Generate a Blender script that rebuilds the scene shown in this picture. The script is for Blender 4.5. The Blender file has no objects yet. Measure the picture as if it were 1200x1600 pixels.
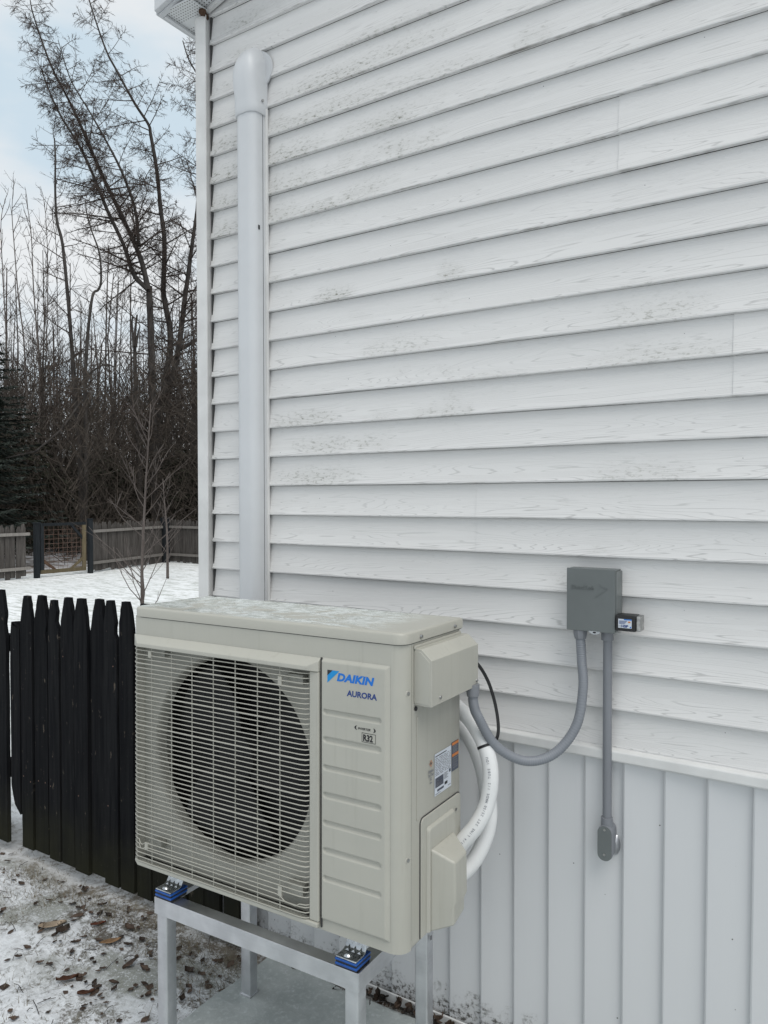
import bpy, math, random
from math import radians, sin, cos, pi
from mathutils import Matrix, Vector, Euler, noise as mnoise

random.seed(7)
S = bpy.context.scene
COL = S.collection

# ------------------------------------------------------------------ camera
CAM_Z = 1.6
cd = bpy.data.cameras.new('camera'); cam = bpy.data.objects.new('camera', cd); COL.objects.link(cam)
cd.sensor_fit = 'VERTICAL'; cd.sensor_height = 36.0; cd.lens = 1202.25 / 1600 * 36.0
cd.clip_start = 0.05; cd.clip_end = 2000
YAW, PITCH, ROLL = radians(-33.242), radians(1.035), radians(-0.103)
_r = Vector((cos(YAW), -sin(YAW), 0)); _f0 = Vector((sin(YAW), cos(YAW), 0)); _u0 = Vector((0, 0, 1))
_f = _f0 * cos(PITCH) - _u0 * sin(PITCH); _uc = _u0 * cos(PITCH) + _f0 * sin(PITCH)
_r2 = _r * cos(ROLL) + _uc * sin(ROLL); _u2 = _uc * cos(ROLL) - _r * sin(ROLL)
cam.matrix_world = Matrix(((_r2.x, _u2.x, -_f.x, 0), (_r2.y, _u2.y, -_f.y, 0), (_r2.z, _u2.z, -_f.z, CAM_Z), (0, 0, 0, 1)))
S.camera = cam

# ------------------------------------------------------------------ sky and sun (overcast)
SUN_EL, SUN_AZ = radians(60), radians(120)      # azimuth clockwise from +Y: high up behind the viewer
W = bpy.data.worlds.new('World'); S.world = W; W.use_nodes = True
nt = W.node_tree; nt.nodes.clear()
def wn(t): return nt.nodes.new(t)
out = wn('ShaderNodeOutputWorld'); bg1 = wn('ShaderNodeBackground'); bg2 = wn('ShaderNodeBackground'); mixs = wn('ShaderNodeMixShader')
sky = wn('ShaderNodeTexSky'); sky.sky_type = 'NISHITA'; sky.sun_disc = False
sky.sun_elevation = SUN_EL; sky.sun_rotation = SUN_AZ; sky.dust_density = 3.0
nt.links.new(sky.outputs[0], bg1.inputs[0]); bg1.inputs[1].default_value = 0.06
tc = wn('ShaderNodeTexCoord'); mp = wn('ShaderNodeMapping'); mp.inputs['Scale'].default_value = (1.0, 1.0, 2.4)
mp.inputs['Location'].default_value = (0.35, 0.1, 0.0)
nz = wn('ShaderNodeTexNoise'); nz.inputs['Scale'].default_value = 3.4; nz.inputs['Detail'].default_value = 6; nz.inputs['Roughness'].default_value = 0.5
nt.links.new(tc.outputs['Generated'], mp.inputs[0]); nt.links.new(mp.outputs[0], nz.inputs['Vector'])
cr = wn('ShaderNodeValToRGB'); el = cr.color_ramp.elements
el[0].position = 0.38; el[0].color = (0.72, 0.86, 0.96, 1)
el[1].position = 0.58; el[1].color = (0.98, 1.0, 1.01, 1)
nt.links.new(nz.outputs[0], cr.inputs[0]); nt.links.new(cr.outputs[0], bg2.inputs[0]); bg2.inputs[1].default_value = 0.84
mixs.inputs[0].default_value = 0.88
nt.links.new(bg1.outputs[0], mixs.inputs[1]); nt.links.new(bg2.outputs[0], mixs.inputs[2]); nt.links.new(mixs.outputs[0], out.inputs[0])

sd_ = bpy.data.lights.new('sun', 'SUN'); sun = bpy.data.objects.new('sun', sd_); COL.objects.link(sun)
sd_.energy = 1.5; sd_.angle = radians(40); sd_.color = (1.0, 0.965, 0.92)
_sd = Vector((sin(SUN_AZ) * cos(SUN_EL), cos(SUN_AZ) * cos(SUN_EL), sin(SUN_EL)))
sun.rotation_euler = _sd.to_track_quat('Z', 'Y').to_euler()

S.view_settings.view_transform = 'Standard'; S.view_settings.look = 'None'
S.view_settings.exposure = 0.17; S.view_settings.gamma = 1.0
S.render.engine = 'CYCLES'
S.cycles.use_denoising = True; S.cycles.max_bounces = 8; S.cycles.diffuse_bounces = 4

# ------------------------------------------------------------------ material helper
class Mt:
    def __init__(s, name, base=(.5, .5, .5), rough=.6, metal=0.0, spec=0.5):
        s.m = bpy.data.materials.new(name); s.m.use_nodes = True
        s.t = s.m.node_tree; s.p = s.t.nodes['Principled BSDF']
        s.p.inputs['Base Color'].default_value = (*base, 1); s.p.inputs['Roughness'].default_value = rough
        s.p.inputs['Metallic'].default_value = metal; s.p.inputs['Specular IOR Level'].default_value = spec
        s._tc = None
    def n(s, t): return s.t.nodes.new(t)
    def l(s, a, b): s.t.links.new(a, b)
    def put(s, sock, v):
        if hasattr(v, 'is_output'): s.l(v, sock)
        elif isinstance(v, tuple) and len(v) == 3 and sock.type == 'RGBA': sock.default_value = (*v, 1)
        else: sock.default_value = v
    def co(s, scale=(1, 1, 1), loc=(0, 0, 0), rot=(0, 0, 0), kind='Object'):
        if s._tc is None: s._tc = s.n('ShaderNodeTexCoord')
        m = s.n('ShaderNodeMapping'); m.inputs['Scale'].default_value = scale; m.inputs['Location'].default_value = loc
        m.inputs['Rotation'].default_value = rot
        s.l(s._tc.outputs[kind], m.inputs[0]); return m.outputs[0]
    def xyz(s, v=None):
        q = s.n('ShaderNodeSeparateXYZ'); s.l(v if v is not None else s.co(), q.inputs[0]); return q.outputs
    def comb(s, x, y, z):
        q = s.n('ShaderNodeCombineXYZ')
        for i, v in enumerate((x, y, z)): s.put(q.inputs[i], v)
        return q.outputs[0]
    def noise(s, v, scale=5, detail=4, rough=.5, dist=0.0):
        q = s.n('ShaderNodeTexNoise'); s.l(v, q.inputs['Vector']); q.inputs['Scale'].default_value = scale
        q.inputs['Detail'].default_value = detail; q.inputs['Roughness'].default_value = rough; q.inputs['Distortion'].default_value = dist
        return q.outputs[0]
    def vor(s, v, scale=5, feature='F1', out='Distance'):
        q = s.n('ShaderNodeTexVoronoi'); q.feature = feature; s.l(v, q.inputs['Vector']); q.inputs['Scale'].default_value = scale
        return q.outputs[out]
    def mth(s, op, a, b=0.0, c=0.0, clamp=False):
        q = s.n('ShaderNodeMath'); q.operation = op; q.use_clamp = clamp
        s.put(q.inputs[0], a); s.put(q.inputs[1], b); s.put(q.inputs[2], c); return q.outputs[0]
    def sm(s, v, a, b, to0=0.0, to1=1.0):
        q = s.n('ShaderNodeMapRange'); q.interpolation_type = 'SMOOTHSTEP'; s.put(q.inputs[0], v)
        q.inputs[1].default_value = a; q.inputs[2].default_value = b; q.inputs[3].default_value = to0; q.inputs[4].default_value = to1
        return q.outputs[0]
    def ramp(s, v, *stops):
        q = s.n('ShaderNodeValToRGB'); e = q.color_ramp.elements
        while len(e) < len(stops): e.new(0.5)
        for k, (p, c) in enumerate(stops): e[k].position = p; e[k].color = (*c, 1)
        s.put(q.inputs[0], v); return q.outputs[0]
    def mix(s, f, a, b, mode='MIX'):
        q = s.n('ShaderNodeMix'); q.data_type = 'RGBA'; q.blend_type = mode
        s.put(q.inputs[0], f); s.put(q.inputs[6], a); s.put(q.inputs[7], b); return q.outputs[2]
    def bump(s, h, strength=.3, dist=.01):
        q = s.n('ShaderNodeBump'); s.put(q.inputs['Height'], h); q.inputs['Strength'].default_value = strength; q.inputs['Distance'].default_value = dist
        s.l(q.outputs[0], s.p.inputs['Normal'])
    def col(s, v): s.put(s.p.inputs['Base Color'], v)
    def rgh(s, v): s.put(s.p.inputs['Roughness'], v)
    def rnd(s):
        q = s.n('ShaderNodeObjectInfo'); return q.outputs['Random']

EXP = 0.1016            # siding exposure
Z0 = 1.6434             # bottom edge of course 0
WALL = 2.0437

MILDEW = ((-1.54, 3.00, .15, .05, 1.0), (-1.34, 3.03, .2, .05, .8), (-1.67, 2.87, .12, .05, .9), (-1.49, 2.91, .16, .05, .9), (-1.59, 2.555, .07, .035, 1.0), (-1.54, 2.27, .06, .03, 1.0), (-1.66, 1.865, .10, .035, 1.0), (-1.60, 1.785, .10, .03, .9), (-1.62, 1.68, .12, .04, .9),
          (-1.10, 1.92, .03, .03, .8), (-.51, 2.10, .10, .05, .7), (-.49, 1.97, .12, .05, .55), (-.54, 1.66, .10, .05, .5), (-1.29, 2.08, .10, .04, .5), (-.98, 1.93, .12, .03, .45), (-1.76, 2.59, .06, .04, .8), (-1.2, 2.86, .15, .06, .5))
def mat_siding():
    m = Mt('white_siding', rough=.5)
    X, Y, Z = m.xyz()
    ci = m.mth('FLOOR', m.mth('DIVIDE', m.mth('SUBTRACT', Z, Z0 - EXP * 40), EXP))
    fz = m.mth('FRACT', m.mth('DIVIDE', m.mth('SUBTRACT', Z, Z0 - EXP * 40), EXP))
    v = m.comb(m.mth('ADD', m.mth('MULTIPLY', X, .85), m.mth('MULTIPLY', ci, 5.37)), m.mth('MULTIPLY', ci, 1.7), m.mth('SUBTRACT', m.mth('MULTIPLY', Z, 17), m.mth('MULTIPLY', X, .5)))
    n1 = m.noise(v, 1.0, 2.2, .5, .2)
    cont = m.mth('ABSOLUTE', m.mth('SUBTRACT', m.mth('FRACT', m.mth('MULTIPLY', n1, 36)), .5))
    line = m.sm(cont, .38, .49)
    v2 = m.comb(m.mth('ADD', m.mth('MULTIPLY', X, 9), ci), ci, m.mth('MULTIPLY', Z, 210))
    fine = m.noise(v2, 1.0, 3, .6)
    low = m.sm(fz, .75, .15)
    big = m.noise(m.co((1.6, 1, 2.6)), 1.3, 3, .55)
    brk = m.noise(m.co((3.2, 1, 17), (3, 0, 1)), 1.0, 4, .65)
    gmask = m.mth('MULTIPLY', m.mth('MULTIPLY', line, m.sm(brk, .28, .60, .30, 1.0)), m.mth('ADD', m.mth('MULTIPLY', low, .75), .15))
    # mildew
    pn = m.noise(m.co((1.1, 1, 1.6), (1.3, 0, .5)), 1.7, 4, .6)
    left = m.sm(X, -.7, -1.75)
    high = m.sm(Z, 1.9, 2.9)
    pm = m.sm(m.mth('ADD', pn, m.mth('MULTIPLY', m.mth('MULTIPLY', left, high), .10)), .60, .74)
    spk = m.sm(m.noise(m.co((45, 1, 120)), 1.0, 4, .7), .5, .68)
    # where mildew and spatter have settled, in soft-edged patches
    for (px, pz, rx, rz, w) in MILDEW:
        dx = m.mth('DIVIDE', m.mth('SUBTRACT', X, px), rx * 1.5); dz = m.mth('DIVIDE', m.mth('SUBTRACT', Z, pz), rz * 1.25)
        d = m.mth('ADD', m.mth('MULTIPLY', dx, dx), m.mth('MULTIPLY', dz, dz))
        g = m.mth('MULTIPLY', m.sm(m.mth('ADD', d, m.mth('MULTIPLY', m.mth('SUBTRACT', brk, .5), 2.0)), 1.5, -.1), w)
        pm = m.mth('MAXIMUM', pm, g)
    mild = m.mth('MULTIPLY', m.mth('MULTIPLY', pm, m.mth('ADD', m.mth('MULTIPLY', spk, .85), .16)), m.mth('ADD', m.mth('MULTIPLY', low, .8), .2))
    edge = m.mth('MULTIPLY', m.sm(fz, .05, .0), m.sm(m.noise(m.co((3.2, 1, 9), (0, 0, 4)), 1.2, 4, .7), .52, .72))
    dots = m.mth('MULTIPLY', m.sm(m.vor(m.co((1, .02, 1)), 22), .035, .02), m.sm(m.noise(m.co((9, 1, 9), (5, 0, 2)), 2.0, 2), .5, .56))
    base = m.mix(big, (.645, .642, .635), (.725, .72, .71))
    pc = m.n('ShaderNodeObjectInfo').outputs['Random']
    base = m.mix(m.mth('MULTIPLY', pc, .35), base, (.635, .635, .63))
    c = m.mix(m.mth('MULTIPLY', fine, .14), base, (.42, .42, .41))
    c = m.mix(m.mth('MULTIPLY', gmask, .42), c, (.17, .17, .165))
    c = m.mix(m.mth('MULTIPLY', mild, .95, clamp=True), c, (.15, .152, .115))
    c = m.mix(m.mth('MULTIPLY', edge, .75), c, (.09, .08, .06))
    c = m.mix(dots, c, (.04, .04, .04))
    m.col(c); m.rgh(.46)
    m.bump(m.mth('ADD', m.mth('MULTIPLY', line, -.6), m.mth('MULTIPLY', fine, .5)), .35, .0012)
    return m.m

def mat_skirt():
    m = Mt('white_skirting_vinyl', rough=.42)
    X, Y, Z = m.xyz()
    b = m.noise(m.co((2, 1, 1)), 1.5, 3); f = m.noise(m.co((160, 1, 5)), 1, 3)
    c = m.mix(b, (.585, .597, .61), (.645, .652, .66)); c = m.mix(m.mth('MULTIPLY', f, .10), c, (.55, .56, .57))
    bn = m.noise(m.co((16, 1, 16)), 1.0, 4, .65); sp = m.sm(m.noise(m.co((75, 1, 75)), 1, 3, .7), .47, .6)
    gr = m.sm(m.mth('SUBTRACT', Z, m.mth('MULTIPLY', m.mth('SUBTRACT', bn, .35), .26)), .075, .0)
    c = m.mix(m.mth('MULTIPLY', gr, m.mth('ADD', m.mth('MULTIPLY', sp, .8), .1), clamp=True), c, (.045, .04, .03))
    # dark spatter that thins out upwards
    v = m.vor(m.co((1, .02, .7)), 58); reg = m.mth('MULTIPLY', m.mth('MULTIPLY', m.sm(X, -1.25, -1.5), .8), m.sm(Z, .40, .22))
    d1 = m.mth('MULTIPLY', m.sm(v, .15, .09), m.mth('MULTIPLY', reg, m.sm(m.noise(m.co((30, 1, 30)), 1, 2), .52, .6)))
    d2 = m.mth('MULTIPLY', m.sm(m.vor(m.co((1, .02, 1), (.3, 0, .1)), 17), .042, .022), m.sm(m.noise(m.co((9, 1, 9)), 2, 2), .5, .55))
    c = m.mix(m.mth('MAXIMUM', d1, d2), c, (.05, .045, .04))
    m.col(c); m.bump(f, .12, .001); return m.m

def mat_plain(name, c, rough=.5, metal=0.0, var=.12, scale=6, bump=0.0, bscale=200):
    m = Mt(name, c, rough, metal)
    n = m.noise(m.co(), scale, 4, .6); lo = tuple(v * (1 - var) for v in c); hi = tuple(min(1, v * (1 + var * .6)) for v in c)
    m.col(m.mix(m.sm(n, .3, .7), lo, hi))
    m.rgh(m.sm(m.noise(m.co(), scale * 3, 3), .3, .7, max(0, rough - .07), min(1, rough + .08)))
    if bump: m.bump(m.noise(m.co(), bscale, 3), bump, .001)
    return m.m

def mat_beige():
    m = Mt('beige_enamel', (.41, .403, .355), .38)
    n = m.noise(m.co(), 4, 4, .6); f = m.noise(m.co(), 380, 2)
    c = m.mix(m.sm(n, .3, .7), (.395, .390, .345), (.425, .418, .368))
    sp = m.mth('MULTIPLY', m.sm(m.vor(m.co(), 45), .05, .02), m.sm(m.noise(m.co(), 14, 2), .5, .58))
    c = m.mix(m.mth('MULTIPLY', sp, .5), c, (.2, .19, .17))
    stk = m.noise(m.co((55, 55, 2.2)), 1, 4, .6); c = m.mix(m.mth('MULTIPLY', m.sm(stk, .55, .75), .16), c, (.22, .21, .17))
    m.col(c); m.bump(m.mth('ADD', f, m.mth('MULTIPLY', n, 1.5)), .10, .0006); m.rgh(m.sm(stk, .3, .7, .33, .47)); return m.m

def mat_frost():
    m = Mt('frosted_lid', (.41, .403, .355), .35)
    X, Y, Z = m.xyz()
    a = m.noise(m.co((6, 10, 1)), 1.4, 6, .68, .8); b = m.noise(m.co((26, 34, 1)), 1.0, 5, .7, .5); g = m.sm(m.vor(m.co((1, 1.4, .1)), 26, 'DISTANCE_TO_EDGE'), .0, .10)
    N = m.n('ShaderNodeNewGeometry'); nz_ = m.xyz(N.outputs['Normal'])[2]
    top = m.sm(nz_, .7, .95)
    inside = m.mth('MULTIPLY', m.sm(X, .86, .68), m.sm(Y, .0, .03))
    wet = m.mth('MULTIPLY', m.mth('MULTIPLY', m.sm(a, .38, .55), inside), top)
    ice = m.mth('MULTIPLY', m.mth('MULTIPLY', wet, m.sm(m.mth('ADD', b, m.mth('MULTIPLY', g, .12)), .46, .70)), .75)
    c = m.mix(m.mth('MULTIPLY', wet, .6), (.41, .403, .355), (.47, .52, .49)); c = m.mix(ice, c, (.83, .87, .86))
    dl = m.mth('MULTIPLY', m.sm(m.mth('ABSOLUTE', m.mth('SUBTRACT', b, .5)), .02, .0), m.mth('MULTIPLY', wet, m.sm(X, .45, .1)))
    c = m.mix(m.mth('MULTIPLY', dl, .55), c, (.16, .17, .15))
    m.col(c); m.rgh(m.mix(wet, (.36,) * 3, (.14,) * 3)); m.bump(m.mth('ADD', m.mth('MULTIPLY', a, .4), m.mth('MULTIPLY', b, wet)), .55, .006); return m.m

def mat_wood(name, c1, c2, chip=None, moss=False, zs=1.0):
    m = Mt(name, c1, .9, spec=.12)
    X, Y, Z = m.xyz(); r = m.rnd(); off = m.mth('MULTIPLY', r, 37)
    v = m.comb(m.mth('ADD', m.mth('MULTIPLY', X, 60), off), m.mth('MULTIPLY', Y, 60), m.mth('ADD', m.mth('MULTIPLY', Z, 3 * zs), off))
    g = m.noise(v, 1, 5, .65, .6)
    c = m.mix(m.sm(g, .3, .75), c1, c2); c = m.mix(m.mth('MULTIPLY', r, .45), c, tuple(x * .55 for x in c1))
    if chip:
        w = m.comb(m.mth('ADD', m.mth('MULTIPLY', X, 26), off), 0.0, m.mth('ADD', m.mth('MULTIPLY', Z, 9), off))
        ch = m.sm(m.noise(w, 1.6, 5, .7), .62, .68)
        c = m.mix(ch, c, chip)
        w2 = m.comb(m.mth('ADD', m.mth('MULTIPLY', X, 70), off), 0.0, m.mth('ADD', m.mth('MULTIPLY', Z, 40), off))
        c = m.mix(m.sm(m.noise(w2, 1.0, 3, .7), .735, .765), c, (.42, .40, .38))
    if moss:
        mm = m.mth('MULTIPLY', m.sm(m.mth('ADD', Z, m.mth('MULTIPLY', m.noise(m.co((8, 1, 8)), 1, 4), .35)), .52, .12), .75)
        c = m.mix(mm, c, (.026, .026, .014))
    m.col(c); m.bump(g, .5, .002); return m.m

def mat_bark(name, c1, c2):
    m = Mt(name, c1, .9, spec=.2)
    n = m.noise(m.co((9, 9, 2.5)), 1, 5, .65); m.col(m.mix(m.sm(n, .3, .7), c1, c2)); m.bump(n, .6, .02); return m.m

def mat_ground():
    m = Mt('snowy_ground', (.8, .8, .8), .75, spec=.3)
    X, Y, Z = m.xyz()
    # yard: thin wind-packed snow with grass tips showing through in streaks
    st = m.noise(m.co((1.6, 6.5, 1), rot=(0, 0, .5)), 1.3, 6, .68); fine = m.noise(m.co(), 60, 4, .7); big = m.noise(m.co(), .5, 3)
    yard = m.mix(m.mth('MULTIPLY', m.sm(m.mth('ADD', m.mth('MULTIPLY', st, .6), m.mth('MULTIPLY', m.noise(m.co((9, 26, 1), rot=(0, 0, .5)), 1, 4, .7), .4)), .45, .60), .75), (.84, .855, .86), (.36, .38, .34))
    yard = m.mix(m.mth('MULTIPLY', m.sm(big, .45, .7), .25), yard, (.62, .64, .63))
    # near the house: patchy snow over leaf mould and grass
    a = m.noise(m.co(), 7, 7, .72, .4); b = m.noise(m.co(), 38, 6, .75); c_ = m.noise(m.co(), 130, 4, .75)
    dark = m.mix(m.sm(m.noise(m.co(), 24, 4), .35, .65), (.10, .085, .07), (.17, .165, .145))
    gr = m.mix(m.sm(c_, .4, .6), (.12, .125, .10), (.33, .34, .31))
    strip = m.mth('MULTIPLY', m.sm(Y, 1.58, 1.86), m.sm(X, -3.1, -2.4))
    cov = m.mth('ADD', m.mth('ADD', m.mth('MULTIPLY', a, .62), m.mth('MULTIPLY', b, .38)), m.mth('MULTIPLY', strip, .07))
    mask = m.sm(m.mth('ADD', cov, m.mth('MULTIPLY', m.mth('SUBTRACT', c_, .5), .34)), .50, .63)
    near = m.mix(mask, m.mix(m.sm(b, .35, .65), (.74, .765, .79), (.56, .575, .59)), dark)
    pg = m.mth('MULTIPLY', m.sm(m.noise(m.co((1, 1.6, 1), (2.2, .3, 0)), 2.6, 4, .6), .46, .60), m.sm(m.mth('ABSOLUTE', m.mth('SUBTRACT', Y, 1.74)), .34, .08))
    near = m.mix(m.mth('MULTIPLY', pg, m.sm(c_, .32, .56)), near, gr)
    edge = m.mth('MULTIPLY', m.sm(m.mth('ADD', Y, m.mth('MULTIPLY', a, .3)), 1.98, 2.12), m.sm(Y, 2.25, 2.1))
    near = m.mix(m.mth('MULTIPLY', edge, .40), near, (.16, .125, .085))
    wood = m.mix(m.sm(m.noise(m.co(), 2.2, 6, .7), .40, .6), (.10, .075, .055), (.62, .62, .64))
    isnear = m.mth('MULTIPLY', m.sm(Y, 2.6, 2.0), m.sm(X, -7, -5))
    c = m.mix(isnear, yard, near)
    far = m.mth('MAXIMUM', m.sm(X, -14.9, -15.7), m.sm(Y, 13.6, 14.3))
    c = m.mix(far, c, wood)
    m.col(c); m.bump(m.mth('ADD', m.mth('MULTIPLY', b, .7), m.mth('ADD', m.mth('MULTIPLY', st, .8), m.mth('MULTIPLY', c_, .35))), .5, .02); return m.m

def mat_concrete():
    m = Mt('wet_concrete', (.3, .3, .3), .6)
    a = m.noise(m.co(), 5, 6, .7); b = m.noise(m.co(), 60, 5, .75); w = m.noise(m.co(), 22, 4, .7)
    c = m.mix(m.sm(a, .3, .7), (.31, .34, .335), (.46, .49, .48)); c = m.mix(m.mth('MULTIPLY', m.sm(b, .48, .66), .5), c, (.56, .60, .59))
    c = m.mix(m.mth('MULTIPLY', m.sm(w, .62, .72), .6), c, (.62, .65, .66))
    m.col(c); m.rgh(m.sm(a, .3, .7, .35, .75)); m.bump(b, .4, .004); return m.m

def mat_alu():
    m = Mt('brushed_aluminium', (.62, .63, .65), .38, 1.0)
    n = m.noise(m.co((4, 4, 160)), 1, 4, .6); b = m.noise(m.co(), 14, 4)
    m.col(m.mix(m.sm(b, .3, .7), (.56, .57, .59), (.70, .71, .73))); m.rgh(m.sm(n, .3, .7, .34, .52)); m.bump(n, .08, .0008); return m.m

def mat_soffit():
    m = Mt('perforated_soffit', (.62, .63, .63), .5)
    X, Y, Z = m.xyz()
    k = 1 / .012
    fx = m.mth('SUBTRACT', m.mth('FRACT', m.mth('MULTIPLY', X, k)), .5); fy = m.mth('SUBTRACT', m.mth('FRACT', m.mth('MULTIPLY', Y, k)), .5)
    d = m.mth('SQRT', m.mth('ADD', m.mth('MULTIPLY', fx, fx), m.mth('MULTIPLY', fy, fy)))
    band = m.sm(m.mth('FRACT', m.mth('MULTIPLY', Y, 1 / .145)), .22, .24)
    hole = m.mth('MULTIPLY', m.sm(d, .24, .18), band)
    m.col(m.mix(hole, (.62, .635, .64), (.05, .05, .05))); return m.m

MAT = dict(
    siding=mat_siding(), skirt=mat_skirt(), beige=mat_beige(), frost=mat_frost(), ground=mat_ground(), concrete=mat_concrete(), alu=mat_alu(), soffit=mat_soffit(),
    trim=mat_plain('white_trim_vinyl', (.665, .665, .655), .4, var=.10), channel=mat_plain('white_line_cover_plastic', (.585, .60, .615), .38, var=.05, scale=3),
    gap=mat_plain('shadow_gap_backing', (.05, .05, .05), .9), grilleplate=mat_plain('grey_fan_plate', (.29, .288, .255), .5), bar=mat_plain('beige_grille_plastic', (.38, .372, .325), .42, var=.05),
    fan=mat_plain('dark_fan_plastic', (.010, .010, .011), .85), coil=mat_plain('dark_coil', (.008, .008, .009), .7), zinc=mat_plain('zinc_plated_steel', (.50, .52, .54), .26, 1.0, var=.25, scale=60),
    blue=mat_plain('blue_rubber', (.006, .07, .30), .45, var=.2, scale=30), black=mat_plain('black_plastic', (.012, .012, .013), .4),
    grey=mat_plain('grey_electrical_enamel', (.135, .15, .15), .42, var=.08), pvc=mat_plain('grey_pvc', (.20, .21, .23), .45, var=.06), flex=mat_plain('grey_flexible_conduit', (.21, .225, .25), .4, var=.06),
    insul=mat_plain('white_foam_insulation', (.74, .75, .75), .5, var=.05), screw=mat_plain('screw_metal', (.42, .42, .41), .35, 1.0, var=.3, scale=90),
    cyan=mat_plain('cyan_print', (.0, .24, .58), .5, var=.02), dblue=mat_plain('blue_print', (.0, .15, .56), .5, var=.02), navy=mat_plain('navy_print', (.01, .04, .19), .5, var=.02),
    ink=mat_plain('black_print', (.012, .012, .014), .5, var=.02), fade=mat_plain('grey_print', (.22, .23, .25), .6, var=.1), paper=mat_plain('label_paper', (.58, .62, .68), .4, var=.05), orange=mat_plain('orange_print', (.55, .19, .05), .5), slate=mat_plain('slate_print', (.07, .08, .11), .5),
    darkfence=mat_wood('black_stained_wood', (.0035, .004, .0055), (.014, .0145, .0155), chip=(.085, .072, .058), moss=True),
    greyfence=mat_wood('weathered_grey_wood', (.055, .049, .045), (.15, .138, .128)), rail=mat_wood('pale_weathered_rail', (.20, .185, .17), (.30, .28, .26)), post=mat_wood('dark_painted_post', (.016, .019, .022), (.036, .04, .044)),
    lumber=mat_wood('raw_lumber', (.12, .097, .06), (.19, .155, .10)), brownpost=mat_wood('brown_rotten_wood', (.075, .045, .03), (.14, .09, .065)), rust=mat_plain('rusty_wire', (.14, .085, .065), .8),
    bark=mat_bark('grey_brown_bark', (.036, .032, .030), (.078, .070, .064)), twig=mat_bark('brown_twig', (.050, .038, .033), (.085, .066, .056)),
    palebark=mat_bark('pale_grey_bark', (.11, .095, .088), (.19, .165, .15)), brush=mat_bark('brown_brush', (.045, .038, .032), (.085, .07, .058)), needle=mat_plain('dark_spruce_needle', (.012, .019, .013), .7, var=.4, scale=3), darkbrush=mat_bark('dark_green_brush', (.026, .030, .020), (.055, .055, .036)),
    farwood=mat_bark('brown_grey_far_wood', (.062, .052, .046), (.12, .102, .092)), sapbark=mat_bark('sapling_bark', (.075, .062, .056), (.15, .128, .118)), leaf=None, straw=mat_plain('dead_grass', (.17, .145, .10), .8, var=.4, scale=40), asphalt=mat_plain('dark_shingle', (.06, .06, .06), .9),
)
def mat_leaf():
    m = Mt('dead_leaf', (.15, .08, .05), .7, spec=.3)
    n = m.noise(m.co(), 16, 2); f = m.noise(m.co(), 90, 3)
    c = m.ramp(n, (.32, (.020, .016, .013)), (.46, (.048, .032, .024)), (.58, (.11, .075, .055)), (.68, (.03, .024, .021)))
    m.col(m.mix(m.mth('MULTIPLY', f, .3), c, (.05, .035, .025))); return m.m
MAT['leaf'] = mat_leaf()
def mat_bigleaf(n_, c):
    m = Mt(n_, c, .65, spec=.3); f = m.noise(m.co(), 45, 4, .6); m.col(m.mix(m.sm(f, .3, .7), tuple(x * .55 for x in c), c)); return m.m
MAT['leaf_tan'] = mat_bigleaf('tan_leaf', (.36, .22, .12)); MAT['leaf_brown'] = mat_bigleaf('brown_leaf', (.11, .045, .025)); MAT['leaf_pale'] = mat_bigleaf('pale_leaf', (.48, .38, .28)); MAT['leaf_red'] = mat_bigleaf('red_leaf', (.17, .055, .03))

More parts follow.
